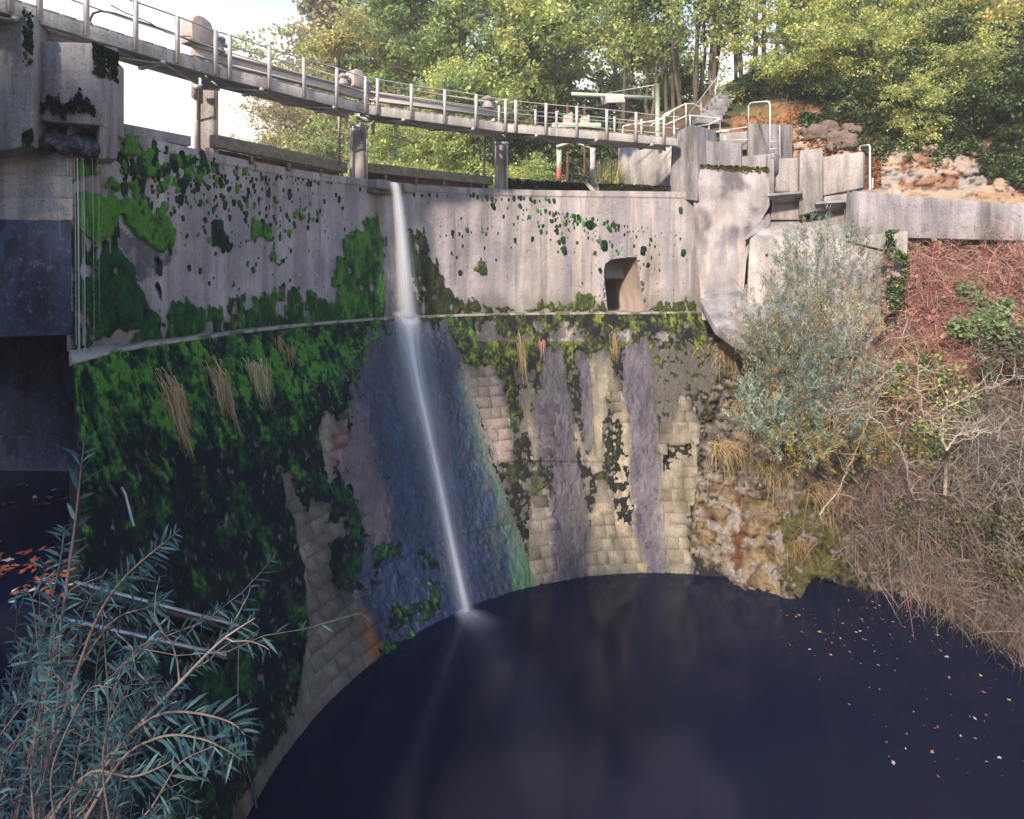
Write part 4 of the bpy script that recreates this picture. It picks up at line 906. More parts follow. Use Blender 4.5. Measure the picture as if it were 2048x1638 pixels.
low_d = tps([(1385, 1146, dp(1146)), (1450, 1162, dp(1162)), (1550, 1188, dp(1188)), (1650, 1190, dp(1190)), (1800, 1188, dp(1188)), (1900, 1232, dp(1232)), (2048, 1312, dp(1312)), (2300, 1420, dp(1420)), (2700, 1600, dp(1600)),
  (1380, 1000, 18.3), (1390, 870, 19.2), (1420, 700, 20.6), (1500, 750, 19.7), (1500, 900, 18.6), (1500, 1050, 17.4), (1600, 1050, 17.2), (1600, 900, 18.4), (1600, 780, 19.4), (1700, 1050, 17.0), (1700, 880, 18.0), (1700, 700, 19.2), (1780, 560, 19.3), (1800, 470, 19.3), (1920, 474, 19.1), (2048, 478, 18.3), (2300, 485, 17.5), (2700, 480, 16),
  (1900, 700, 17.6), (2048, 700, 16.6), (2300, 700, 15.4), (1900, 1000, 16.2), (2048, 1000, 15.0), (2300, 1000, 13.4), (2700, 1000, 11.5), (1800, 1080, 16.5), (1620, 640, 20.6), (1500, 640, 21.0)])
def bank(name, xs, ys, df, paint, rough, mat=M_BANK, depth_back=None):
    X, Y = np.meshgrid(xs, ys, indexing='ij'); D = df(X, Y); g = PV(X, Y, D); gf = g.reshape(-1, 3)
    px, py = X.ravel(), Y.ravel(); amp = rough(px, py, gf)
    st = fbm(gf*np.array((1.1, 1.1, 2.6)), 140, 5); cr = np.abs(fbm(gf*np.array((2.2, 2.2, 3.6)), 141, 4)-.5)*2; blk = vn(gf*np.array((1.6, 1.6, 2.6)), 142)
    big = fbm(gf*.55, 143, 3)-.5
    dd = amp*(1.5*(st-.5)+.9*(blk-.5)+1.2*(big)-.8*np.clip(.16-cr, 0, 1)*4)
    dd = dd+amp*(.7*(fbm(gf*4.2, 144, 3)-.5)-1.6*np.clip(.05-np.abs(fbm(gf*3.3+7, 145, 3)-.5), 0, 1)*4)
    dirs = gf/np.linalg.norm(gf, axis=1)[:, None]
    g2 = gf-dirs*dd[:, None]+np.array((0, 0, 1.))*(.3*amp*(st-.5))[:, None]
    c = paint(px, py, gf, st, cr, amp)
    mb = MB(); mb.add(g2, grid_faces(len(xs), len(ys))[:, ::-1], c); o = mb.build(name, mat, None, True)
    tag(o, kind='structure')
    N_ = g2.reshape(len(xs), len(ys), 3)
    def at(x, y):
        i = np.clip(np.searchsorted(xs, x), 0, len(xs)-1); j = np.clip(np.searchsorted(ys, y), 0, len(ys)-1); return N_[i, j]
    return at
ROCKP = [(1330,1190),(1340,1040),(1350,930),(1360,840),(1380,680),(1440,690),(1500,730),(1540,760),(1580,900),(1640,1000),(1780,1080),(1840,1180),(1800,1210),(1650,1210),(1550,1200),(1450,1172)]
BLUFF = [(1880,490),(2060,480),(2060,600),(1960,620),(1880,560)]
def lrough(px, py, p):
    r = inpoly(px, py, ROCKP); b = inpoly(px, py, BLUFF); base = .18+.05*0
    a = np.where(r, .60, np.where(b, .35, base)); return a*np.where(py > 1175, .75, 1)
def lpaint(px, py, p, st, cr, amp):
    wx, wy = warp(px, py, p, 16, 8); n1 = fbm(p*3, 150, 4); n2 = fbm(p*9, 151, 3); nv = fbm(p*np.array((4, 4, .8)), 152, 3); z = np.full(p.shape, 1.)
    c = lerp(z*(.12, .085, .065), (.24, .16, .12), n1)                              # leafy soil
    c = np.where((inpoly(wx, wy, [(1800,470),(2060,470),(2060,760),(1840,740),(1790,600)]))[:, None], lerp(z*(.38, .24, .18), (.27, .15, .11), n2), c)
    b = inpoly(wx, wy, BLUFF); c = np.where(b[:, None], lerp(z*(.42, .31, .20), (.22, .15, .10), sstep(.45, .6, n2)), c)
    r = inpoly(wx, wy, ROCKP); rc = lerp(z*(.30, .26, .23), (.15, .135, .135), sstep(.4, .62, n1)); rc = lerp(rc, (.10, .09, .08), sstep(.55, .7, n2)*.7)
    rc = lerp(rc, (.06, .06, .02), sstep(.50, .58, fbm(p*2.6, 153, 4))*.9)         # moss in patches
    rc = np.where((cr < .055)[:, None], rc*.30, rc)
    rc = np.where((np.abs(fbm(p*3.3+7, 145, 3)-.5) < .022)[:, None], rc*.3, rc)
    q = inpoly(wx, wy, [(1375,1000),(1420,960),(1500,980),(1570,1020),(1560,1190),(1440,1165),(1380,1140)])
    rc = np.where(q[:, None], lerp(lerp(z*(.27, .205, .12), (.13, .095, .055), sstep(.4, .6, nv)), (.31, .28, .26), sstep(.50, .60, n1)), rc)
    q = inpoly(wx, wy, [(1418,970),(1440,985),(1452,1060),(1445,1130),(1470,1180),(1520,1190),(1545,1190),(1530,1130),(1505,1060),(1490,1010),(1470,985),(1440,960)]) & (nv+.25*(n2-.5) > .60)
    rc = np.where(q[:, None], lerp(z*(.21, .085, .045), (.11, .055, .04), n2), rc)
    q = inpoly(wx, wy, [(1560,1030),(1680,1030),(1700,1100),(1640,1190),(1570,1190)]); rc = np.where((q & (n1 > .40))[:, None], lerp(z*(.06, .07, .02), (.12, .11, .03), n2), rc)
    c = np.where(r[:, None], rc, c)
    return np.where((py > 1186)[:, None] & (n2 > .3)[:, None], c*.9, c)
xs = np.concatenate([np.arange(1375, 2060, 3.), np.arange(2060, 2720, 20.)]); ys = np.concatenate([np.arange(462, 1200, 3.2), np.arange(1200, 1700, 14.)])
def low_clip(x, y):
    d = low_d(x, y); bnd = np.interp(y, [600, 690, 760, 840, 930, 1040, 1150], [1500, 1462, 1432, 1402, 1397, 1388, 1376]); d = d+1.6*sstep(2, -16, x-bnd); cv_ = inpoly(np.asarray(x, float), np.asarray(y, float), [(1628, 1156), (1655, 1163), (1690, 1172), (1722, 1181), (1782, 1186), (1800, 1215), (1596, 1215), (1612, 1180)]); return np.where(cv_, d+2.2, 0)+np.where(cv_, 0, 1)*np.where(y > 540, np.minimum(d, np.where(y > 560, dp(np.maximum(y, 560.))*1.03, 99)), d)
lb_at = bank('rock_bank', xs, ys, low_clip, lpaint, lrough, M_ROCK)
# undercut rock shelf at the water
mb = MB(); bx = np.array(Q((1600, 1168, 16.0), (1650, 1176, 15.9), (1720, 1190, 15.8), (1790, 1186, 16.1)))
up_d = tps([(1400, 300, 26.5), (1500, 300, 26), (1590, 330, 24.2), (1750, 330, 23.5), (1750, 420, 21.6), (1900, 430, 20.8), (2048, 440, 20.0), (2300, 450, 19), (2700, 450, 17.5), (2048, 330, 21.5), (2300, 330, 20.5), (1900, 330, 22.3), (1600, 250, 26), (1750, 250, 25.2), (2048, 240, 23.6), (2300, 240, 22.5), (2700, 240, 20),
  (1400, 240, 28.5), (1480, 220, 28.5), (1560, 180, 29.5), (1450, 165, 32), (1400, 205, 31.5), (1560, 125, 34), (1700, 160, 30), (1700, 95, 35), (1850, 150, 29), (2048, 130, 28), (2048, 30, 33), (2300, 120, 27), (2700, 100, 25), (1240, 290, 32), (1100, 305, 36), (1000, 320, 39), (1240, 250, 34), (1100, 262, 39), (1000, 280, 42), (1300, 228, 34.5), (1350, 320, 27), (1240, 400, 27), (1100, 400, 30), (1000, 400, 33)])
def crest_line(x): return np.interp(x, [900, 1000, 1100, 1240, 1330, 1400, 1480, 1570, 1700, 1850, 2048, 2300, 2700], [290, 275, 258, 238, 222, 196, 152, 122, 82, 50, 10, -60, -150])
def uprough(px, py, p):
    r = inpoly(px, py, [(1570,330),(1590,220),(1700,240),(1720,300),(2060,300),(2060,450),(1720,420)]); return np.where(r, .42, .16)
def upaint(px, py, p, st, cr, amp):
    wx, wy = warp(px, py, p, 14, 7); n1 = fbm(p*2, 160, 4); n2 = fbm(p*8, 161, 3); z = np.full(p.shape, 1.)
    c = lerp(z*(.055, .05, .03), (.15, .09, .055), n1); c = lerp(c, (.035, .05, .018), sstep(.5, .64, fbm(p*1.3, 162, 3)))
    m = inpoly(wx, wy, [(1440,270),(1500,225),(1640,210),(1660,330),(1580,340),(1560,300)]); c = np.where(m[:, None], lerp(z*(.24, .12, .06), (.15, .12, .04), sstep(.5, .62, n1)), c)
    m = inpoly(wx, wy, [(1578,330),(1600,232),(1700,240),(1740,290),(2060,310),(2060,450),(1900,430),(1720,400)])
    rc = lerp(lerp(z*(.40, .30, .22), (.28, .26, .25), sstep(.45, .6, n1)), (.26, .14, .09), sstep(.52, .64, fbm(p*1.7, 163, 3))); rc = np.where((cr < .06)[:, None], rc*.3, rc)
    rc = lerp(rc, (.36, .27, .19), (sstep(365, 400, py+20*(n1-.5)))*.7)
    return np.where(m[:, None], rc, c)
xs = np.concatenate([np.arange(1236, 2060, 4.), np.arange(2060, 2720, 25.)]); vs_ = np.linspace(0, 1, 110)
X = np.repeat(xs[:, None], 110, 1); Yb = crest_line(X)+(460-crest_line(X))*vs_[None]**.9
class _G: pass
D = up_d(X, Yb); g = PV(X, Yb, D).reshape(-1, 3); px, py = X.ravel(), Yb.ravel(); amp = uprough(px, py, g)
st_ = fbm(g*np.array((1.0, 1.0, 2.6)), 170, 5); cr = np.abs(fbm(g*np.array((2., 2., 3.4)), 171, 4)-.5)*2; blk = vn(g*np.array((1.4, 1.4, 2.6)), 172)
dd = amp*(1.5*(st_-.5)+1.*(blk-.5)-.8*np.clip(.16-cr, 0, 1)*4); g2 = g-g/np.linalg.norm(g, axis=1)[:, None]*dd[:, None]
cv = upaint(px, py, g, st_, cr, amp); U_ = g2.reshape(len(xs), 110, 3)
back = U_[:, 0]+np.array((0, 25, .0)); mb = MB(); mb.add(g2, grid_faces(len(xs), 110)[:, ::-1], cv)
bg = np.stack([back, U_[:, 0]], 1).reshape(-1, 3); mb.add(bg, grid_faces(len(xs), 2)[:, ::-1], (.06, .06, .03))
tag(mb.build('hillside', M_BANK, None, True), kind='structure')
UXS = xs
def up_at(x, y):
    i = int(np.clip(np.searchsorted(UXS, x), 0, len(UXS)-1)); c = crest_line(x); v = np.clip((y-c)/(460-c), 0, 1)**(1/.9); return U_[i, int(v*109)]
# the bank the photographer stands by: wooded slope on the left and behind
nx, ny = 70, 60
uu = np.linspace(0, 1, nx); yy = np.linspace(-60, 9.2, ny); G = np.zeros((nx, ny, 3))
for j, y in enumerate(yy):
    x0 = np.interp(y, [-60, -20, -4, 0, 2.5, 4, 5.5, 9.2], [-3., -3.2, -3.0, -2.2, -2.1, -2.9, -4.3, -7.2]); z0 = np.interp(y, [-60, 0, 2, 4, 5.5, 9.2], [POOL-.5, POOL-.5, -6.5, -4.9, -4.6, -4.5])
    d = uu**1.6*45; G[:, j, 0] = x0-d; G[:, j, 1] = y
    z = z0+np.interp(d, [0, .5, 1.5, 4, 9, 20, 45], [0, .5, 1.2, 2.2, 6.5, 13, 18])*np.interp(y, [-60, 2.2, 4.2, 9.2], [1, 1, .25, .05]); G[:, j, 2] = z
gf = G.reshape(-1, 3); gf[:, 2] += .5*(fbm(gf*.8, 180, 4)-.5)*np.clip(2.5-np.abs(gf[:, 1]-2)*.0, .4, 1)
mb = MB(); mb.add(gf, grid_faces(nx, ny), lerp(np.full(gf.shape, (.05, .05, .03)), (.10, .07, .05), fbm(gf, 181, 3))); tag(mb.build('riverbank', M_BANK, None, True), kind='structure')
# unseen slope closing the gorge behind the camera, added against low sky light
X, S = np.meshgrid(np.linspace(-60, 60, 60), np.linspace(0, 1, 26), indexing='ij'); g = np.stack([X, -34-30*S, POOL-.5+26*S**.7], -1).reshape(-1, 3); g += (1.5*(fbm(g*.3, 190, 3)-.5))[:, None]
mb = MB(); mb.add(g, grid_faces(60, 26), (.06, .06, .03)); tag(mb.build('unseen_valley_slope', M_BANK, None, True), kind='structure')

# ------------------------------------------------------------------ waterfall
m, nt, b = new_mat('falling_water'); M_FALL = m
a = N(nt, 'ShaderNodeAttribute'); a.attribute_name = 'Alpha'; uvn = N(nt, 'ShaderNodeAttribute'); uvn.attribute_name = 'Flow'
n1 = ramp(nt, noise(nt, uvn.outputs['Vector'], 1.0, 4, .6), [(.30, .5), (.65, 1.0)])
mm = N(nt, 'ShaderNodeMath', operation='MULTIPLY'); nt.links.new(a.outputs['Fac'], mm.inputs[0]); nt.links.new(n1, mm.inputs[1])
b.inputs['Base Color'].default_value = (.80, .83, .88, 1); b.inputs['Roughness'].default_value = .7; b.inputs['Specular IOR Level'].default_value = .2
tr = N(nt, 'ShaderNodeBsdfTransparent'); tl = N(nt, 'ShaderNodeBsdfTranslucent'); tl.inputs[0].default_value = (.8, .83, .88, 1)
m1 = N(nt, 'ShaderNodeMixShader'); m1.inputs[0].default_value = .45; nt.links.new(b.outputs[0], m1.inputs[1]); nt.links.new(tl.outputs[0], m1.inputs[2])
m2 = N(nt, 'ShaderNodeMixShader'); nt.links.new(mm.outputs[0], m2.inputs[0]); nt.links.new(tr.outputs[0], m2.inputs[1]); nt.links.new(m1.outputs[0], m2.inputs[2])
nt.links.new(m2.outputs[0], nt.nodes['Material Output'].inputs[0])
def veil(name, path, width, alpha, bulge, parent, off=(0, 0, 0), sharp=1.4, nu=17, freq=9):
    path = np.array(path); seg_ = np.r_[0, np.cumsum(np.linalg.norm(np.diff(path, axis=0), axis=1))]; n = int(seg_[-1]/.09)+2; s = np.linspace(0, seg_[-1], n)
    p = np.stack([np.interp(s, seg_, path[:, k]) for k in range(3)], -1); w = np.interp(s, seg_, width); al = np.interp(s, seg_, alpha)
    for _ in range(6): p[1:-1] = (p[:-2]+p[1:-1]*2+p[2:])/4; 
    u = np.linspace(-1, 1, nu); rad = np.stack([CX-p[:, 0], CY-p[:, 1], 0*s], -1); rad /= np.linalg.norm(rad, axis=1)[:, None]; ax = np.stack([rad[:, 1], -rad[:, 0], 0*s], -1)
    g = p[:, None]+ax[:, None]*(u[None, :, None]*w[:, None, None]/2)+rad[:, None]*(((1-u**2)*bulge)[None, :, None]+0*w[:, None, None])+np.asarray(off)
    al2 = al[:, None]*np.clip(1-np.abs(u)**sharp, 0, 1)[None]; mb = MB(); mb.add(g.reshape(-1, 3), grid_faces(n, nu)); o = mb.build(name, M_FALL, parent, True)
    set_attr(o, 'Alpha', al2.ravel()); f = np.stack([u[None]*freq+0*s[:, None], s[:, None]*.5+0*u[None], np.full((n, nu), float(len(name)*3+freq))], -1)
    at = o.data.attributes.new('Flow', 'FLOAT_VECTOR', 'POINT'); at.data.foreach_set('vector', f.astype(np.float32).ravel()); return o
wf = thing('waterfall', low_hit(830, 640), 'silky white waterfall from the notch in the crest down to the pool', 'waterfall')
top = PZ(785, 366, CREST-.12); rad = unit((CX-top[0], CY-top[1], 0))
lp = up_hit(828, 618); fall = [top-rad*.3+(0, 0, .04), top+rad*.10+(0, 0, .02)]
e0 = PZ(813, 634, LEDGE); 
for t in np.linspace(.06, 1, 14):
    q = top*(1-t**.75)+e0*t**.75; q = top+(e0-top)*np.array((t**.62, t**.62, t)); q[2] = top[2]+(LEDGE-top[2])*t; fall.append(q+rad*.06)
for k, (w0, w1, a0, a1, dx) in enumerate(((.38, .66, .85, .80, 0), (.26, .42, .8, .70, .04), (.4, .95, .3, .40, .05))):
    veil('falling_sheet', fall, [w0]*2+list(np.linspace(w0, w1, 14)), [0, a0]+list(np.linspace(a0, a1, 14)), .10, wf, (dx, -.04*k, 0), 2.2, freq=7+3*k)
def slope(pts, w, al, lift_, nm, sharp, freq, par=wf):
    path = [low_hit(x, y) for x, y in pts]; nn = [unit((CX-p[0], CY-p[1], 4.)) for p in path]
    return veil(nm, [p+n_*lift_ for p, n_ in zip(path, nn)], w, al, .03, par, (0, 0, 0), sharp, freq=freq)
SP = [(812, 640), (817, 680), (824, 725), (838, 797), (855, 876), (868, 935), (891, 1050), (908, 1130), (922, 1195), (929, 1226)]
slope([(812, 636)]+SP[1:], [.95, .8, .7, .58, .5, .46, .44, .42, .42, .5], [.95, .9, .75, .65, .6, .6, .6, .6, .6, .5], .10, 'sliding_sheet', 1.2, 5)
slope(SP, [.36, .3, .24, .2, .19, .19, .2, .2, .22, .26], [.9, .9, .95, .95, .95, .95, .95, .95, .9, .7], .13, 'bright_core', 1.5, 4)
slope(SP, [1.3, 1.6, 1.8, 1.7, 1.5, 1.3, 1.2, 1.1, .9, .8], [.35, .36, .34, .32, .3, .27, .24, .22, .2, .12], .12, 'thin_spray', 1.0, 12)
rad0 = unit((CX-e0[0], CY-e0[1], 0)); veil('foam', [e0-rad0*.25+np.array((-.05, 0, .16)), e0+np.array((-.05, 0, .12)), e0+rad0*.16+np.array((0, 0, -.05)), e0+rad0*.24+np.array((.03, 0, -.35))], [.75, .92, .85, .7], [.5, 1, 1, .2], .04, wf, (0, 0, 0), 2.5, 11, 6)
slope([(806, 380+0), (806, 380)][:0] or [(790, 640), (800, 720), (812, 800)], [.3, .25, .2], [.25, .15, 0], .08, 'thin_spray', 1, 5)
# trickles from the mossy niche at the left
def on_pool(pts): return [PZ(x, y, POOL+.012) for x, y in pts]
veil('splash', on_pool([(917, 1216), (932, 1226), (955, 1240), (990, 1262)]), [.35, .7, 1.0, 1.3], [.5, .75, .25, 0], 0, wf, (0, 0, 0), 1.2, 9, 14)
veil('foam_film', on_pool([(935, 1230), (985, 1300), (1060, 1420), (1140, 1600)]), [1.0, 1.6, 2.2, 2.6], [.10, .07, .05, 0], 0, wf, (0, 0, .004), 1.0, 13, 22)
tk_ = thing('trickle', P(165, 330, 10.9), 'thin water jets dripping from the mossy pillar at the left', 'trickle')
for x, w, y1, al in ((150, .03, 690, .55), (156, .045, 700, .75), (164, .02, 690, .5), (168, .03, 700, .6), (186, .02, 690, .35), (197, .02, 640, .3), (118, .02, 470, .25), (136, .02, 420, .4)):
    Y = 10.75; pts = [P(x-2, 316, Y), P(x, 420, Y), P(x+2, y1, Y)]; o = veil('jet', pts, [w*.8, w, w*1.3], [al, al, al*.8], .01, tk_, (0, 0, 0), 2.5, 5, 2)
dr = veil('trough_drip', [P(476, 1285, 6.8), P(475, 1340, 6.8), P(474, 1420, 6.8)], [.02, .02, .02], [.5, .4, .2], .01, None, (0, 0, 0), 2.5, 5, 2)
tag(dr, 'thin thread of water dripping from the end of the black steel trough', 'drip')

# ------------------------------------------------------------------ plants
def leaves(mb, p, size, pal, asp=.5, up=.35, jit=.25, dirs=None, fold=False):
    """diamond leaves at points p"""
    p = np.asarray(p); n = len(p)
    if n == 0: return
    d = rng.normal(size=(n, 3)) if dirs is None else np.asarray(dirs)+.35*rng.normal(size=(n, 3)); d /= np.linalg.norm(d, axis=1)[:, None]+1e-9
    r = rng.normal(size=(n, 3)); r[:, 2] += up*3; s = np.cross(d, r); s /= np.linalg.norm(s, axis=1)[:, None]+1e-9
    L = (size*(.6+.8*rng.random(n)))[:, None]; pal = np.asarray(pal, float)
    c = pal[rng.integers(0, len(pal), n)]*(1-jit+2*jit*rng.random(n))[:, None]
    a = p-d*L*.5; b = p+d*L*.5; m_ = p-d*L*.05
    v = np.stack([a, m_+s*L*asp*.5, b, m_-s*L*asp*.5], 1).reshape(-1, 3)
    i = np.arange(n)*4; mb.add(v, np.stack([i, i+1, i+2, i+3], -1), np.repeat(c, 4, 0))
def limb(a, b, k=8, wob=.12, sag=0):
    a = np.asarray(a, float); b = np.asarray(b, float); L = np.linalg.norm(b-a); t = np.linspace(0, 1, k)[:, None]; w = np.cumsum(rng.normal(0, 1, (k, 3)), 0)*L*wob/k; w -= t*w[-1]; w[0] = 0
    p = a+(b-a)*t+w; p[:, 2] += sag*4*L*(t*(1-t))[:, 0]; return p
GREEN = [(0.192, 0.287, 0.126), (0.287, 0.383, 0.144), (0.383, 0.441, 0.164), (0.124, 0.2, 0.117)]
YGREEN = [(0.463, 0.545, 0.191), (0.33, 0.447, 0.157), (0.595, 0.595, 0.223), (0.231, 0.33, 0.142), (0.6, 0.6, 0.223)]
YELLOW = [(.55, .48, .20), (.48, .45, .20), (.52, .43, .17), (.36, .38, .15)]
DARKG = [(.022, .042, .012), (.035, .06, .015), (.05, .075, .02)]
PALE = [(0.431, 0.431, 0.283), (0.374, 0.359, 0.253), (0.489, 0.431, 0.297), (0.316, 0.331, 0.224)]
def tree_proto(name, H, spread, base, pal, nl, size, seed, kind='round', stems=1, clump=.75, bark=(.10, .085, .07), bare=0):
    global rng; keep = rng; rng = np.random.default_rng(seed)
    t = thing(name, (0, 0, 0), 'x', 'tree'); tm = MB(); tips = []
    for s_ in range(stems):
        b0 = np.array((rng.normal(0, .35), rng.normal(0, .35), -.3))*(1 if stems > 1 else .2); lean = np.array((rng.normal(0, .06), rng.normal(0, .06), 1)); Ht = H*(.85 if kind != 'poplar' else .95)*(.8+.3*rng.random())
        tr_ = limb(b0, b0+lean*Ht, 12, .12); r0 = H*(.017 if stems == 1 else .0075); tm.tube(tr_, np.linspace(r0, r0*.15, 12), 8, np.array(bark)*(.8+.4*rng.random()))
        nb = int({'round': 15, 'poplar': 26, 'high': 9, 'bush': 12}[kind]/(1 if stems == 1 else 1.6))
        for i in range(nb):
            f_ = base+(1-base)*(i+rng.random())/nb; q = tr_[min(11, int(f_*11))]; az = rng.random()*6.283
            R = spread*{'round': math.sqrt(max(.05, 1-(abs(f_-.55)/.62)**2)), 'poplar': .6+.4*(1-f_), 'high': .5+.5*f_, 'bush': .8}[kind]*(.6+.55*rng.random())
            e = q+np.array((math.cos(az)*R, math.sin(az)*R, R*{'round': .35, 'poplar': 2.0, 'high': .5, 'bush': .5}[kind]*(rng.random()+.2))); l = limb(q, e, 7, .3, .02)
            tm.tube(l, np.linspace(r0*.45, r0*.06, 7), 5, np.array(bark)*(.7+.4*rng.random()))
            for k in range(4):
                j = int(rng.integers(2, 7)); w = l[j]+rng.normal(size=3)*np.array((1, 1, .6))*R*.33; tm.tube(limb(l[j], w, 4, .2), np.linspace(r0*.12, r0*.03, 4), 3, bark, False); tips += [w, (w+l[j])/2]
            tips.append(e)
    tips = np.array(tips); o = tm.build('trunk', M_BARK, t, True); o.location = (0, 0, 0)
    lm = MB(); nc = len(tips); per = max(4, nl//nc)
    for w in tips:
        if rng.random() < bare: continue
        for _ in range(2):
            q = w+rng.normal(size=3)*clump*.5; rr = clump*(.5+.7*rng.random()); n = per//2
            d = rng.normal(size=(n, 3)); d /= np.linalg.norm(d, axis=1)[:, None]; pts = q+d*(rr*rng.random((n, 1))**.45)*np.array((1, 1, .55))
            k = np.asarray(pal)[rng.integers(0, len(pal))]; mixp = np.concatenate([np.asarray(pal), np.tile(k, (len(pal), 1))])*(.8+.4*rng.random())
            leaves(lm, pts, size, mixp, .62, .8)
    o = lm.build('crown', M_LEAF, t); o.location = (0, 0, 0)
    rng = keep; return t
TP = {
 'maple': tree_proto('maple_tree', 17, 5.2, .22, GREEN+YGREEN[:2], 30000, .205, 11, clump=.95, bare=.14),
 'ymaple': tree_proto('maple_tree', 14, 4.8, .15, YGREEN, 28000, .205, 12, clump=.95, bare=.12),
 'yellow': tree_proto('birch_tree', 15, 3.6, .22, YELLOW+YGREEN[:2], 19000, .21, 13, clump=.95, bark=(.2, .18, .16)),
 'poplar': tree_proto('poplar_tree', 24, 2.4, .08, PALE, 17000, .34, 14, 'poplar', clump=.9, bark=(.2, .19, .17)),
 'thin': tree_proto('hornbeam_tree', 15, 3.2, .35, GREEN+YGREEN, 8000, .22, 15, 'high', 3, clump=.8, bare=.25, bark=(.085, .07, .06)),
 'bush': tree_proto('hazel_bush', 4.6, 2.7, .03, YGREEN+GREEN[1:3], 15000, .19, 16, 'bush', 3, clump=.75),
 'dark': tree_proto('laurel_bush', 4.2, 2.6, .03, DARKG+GREEN[:1], 12000, .2, 17, 'bush', 3, clump=.75),
 'bare': tree_proto('willow_tree', 11, 3.8, .2, [(.30, .27, .16), (.22, .22, .12), (.34, .26, .14)], 9000, .20, 18, 'high', 3, clump=1.0, bare=.2, bark=(.38, .33, .28)),
 'branch': tree_proto('field_maple_tree', 7.5, 3.4, .2, YGREEN+[(.40, .36, .09)], 12000, .17, 19, 'round', 2, clump=.6),
 'orange': tree_proto('field_maple_tree', 7, 3.0, .2, YGREEN+[(.50, .22, .04), (.46, .28, .05)], 10000, .17, 21, 'round', 2, clump=.6),
}
used = set()
def plant(kind, p, sc, lab, group=None, rz=None, cat='tree', sq=(1, 1, 1)):
    o = TP[kind] if kind not in used else dup(TP[kind]); used.add(kind); o.location = Vector(p); o.rotation_euler = (0, 0, rng.random()*6.28 if rz is None else rz)
    o.scale = (sc*sq[0], sc*sq[1], sc*sq[2]); o['label'] = lab; o['category'] = cat; o['group'] = group or 'woodland trees behind the dam'
    return o
def gp(x, Y, z=2.9): return (((x-HX)/F*Y), Y, z)
W_ = 'trees on the far bank'
# far bank, left to right
plant('poplar', gp(592, 66, 3), 1.6, 'tall pale poplar rising behind the left part of the railing', W_, None, 'tree', (1.15, 1.15, 1))
plant('poplar', gp(642, 74, 3), 1.5, 'second pale poplar, half hidden by the yellow birch', W_)
plant('bare', gp(560, 46, 3), .85, 'pale leaning willow with bare whitish stems seen under the footbridge', W_, 1.0)
plant('bare', gp(655, 48, 3), .9, 'bare stemmed willow just left of the waterfall pier', W_, 2.4)
plant('bare', gp(490, 55, 3), .85, 'hazy willow at the left edge of the woodland', W_, 4.0)
plant('bare', gp(610, 58, 3), .95, 'hazy greyish willow behind the two bare stemmed willows', W_, 5.0)
plant('bare', gp(530, 62, 3), .9, 'farthest hazy willow, low behind the railing', W_, 3.0)
plant('yellow', gp(690, 50, 3), 1.45, 'yellow birch above the waterfall pier', W_)
plant('yellow', gp(735, 58, 3), 1.75, 'tall yellow birch left of the green maples', W_)
plant('yellow', gp(668, 44, 2.7), .38, 'small golden birch seen between rack and pier under the footbridge', W_)
plant('yellow', gp(790, 52, 3), 1.5, 'yellow birch squeezed between tall maples', W_)
plant('maple', gp(835, 45, 3), 1.35, 'big green maple over the middle of the footbridge', W_, .5)
plant('maple', gp(930, 42, 3), 1.4, 'tallest green maple above the slim fourth pier', W_, 2.2)
plant('maple', gp(1030, 45, 3.4), 1.4, 'dense green maple behind the right hand railing', W_, 3.9)
plant('maple', gp(900, 60, 3), 1.9, 'huge maple at the back of the woodland, over the middle', W_, 1.4)
plant('ymaple', gp(770, 43, 2.8), .8, 'yellowing maple low behind the railing right of the waterfall', W_, .2)
plant('ymaple', gp(890, 38, 2.8), .75, 'yellowing maple filling the gap right of the waterfall pier', W_, 2.9)
plant('ymaple', gp(985, 38, 2.8), .8, 'yellowing maple over the squat pinkish gearbox', W_, 1.9)
plant('ymaple', gp(1130, 44, 4.5), 1.45, 'yellow green maple above the jib crane', W_, 4.2)
plant('maple', gp(1230, 50, 6), 1.2, 'green maple behind the jib crane mast', W_, 5.1)
plant('ymaple', gp(1330, 52, 7), 1.2, 'yellow green maple behind the landing railing', W_, 1.1)
for x, Y, s, lab in ((760, 39, .95, 'rounded yellow green bush just right of the waterfall pier'), (820, 37, .9, 'bright bush over the timber beam right of the waterfall'), (880, 38, 1.0, 'largest yellow green bush over the timber beam'), (945, 36, .85, 'bush touching the slim fourth pier'), (800, 48, 1.3, 'taller bush behind the rounded bushes'), (1050, 34, .72, 'bush with bright leaves right of the slim fourth pier'), (1090, 33, .6, 'low bush left of the green sluice frame')):
    plant('bush', gp(x, Y, 2.6), s, lab, 'bushes behind the crest', cat='bush')
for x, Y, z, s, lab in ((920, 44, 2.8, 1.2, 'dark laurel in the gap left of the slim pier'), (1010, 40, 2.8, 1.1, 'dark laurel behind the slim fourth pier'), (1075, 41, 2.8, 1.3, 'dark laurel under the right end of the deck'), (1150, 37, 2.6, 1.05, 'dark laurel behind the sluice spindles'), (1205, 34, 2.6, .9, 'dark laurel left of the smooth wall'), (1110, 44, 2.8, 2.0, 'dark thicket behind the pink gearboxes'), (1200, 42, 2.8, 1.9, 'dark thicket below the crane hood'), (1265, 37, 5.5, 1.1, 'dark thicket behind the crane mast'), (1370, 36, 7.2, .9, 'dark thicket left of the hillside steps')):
    plant('dark', gp(x, Y, z), s, lab, 'laurels behind the crest', cat='bush')
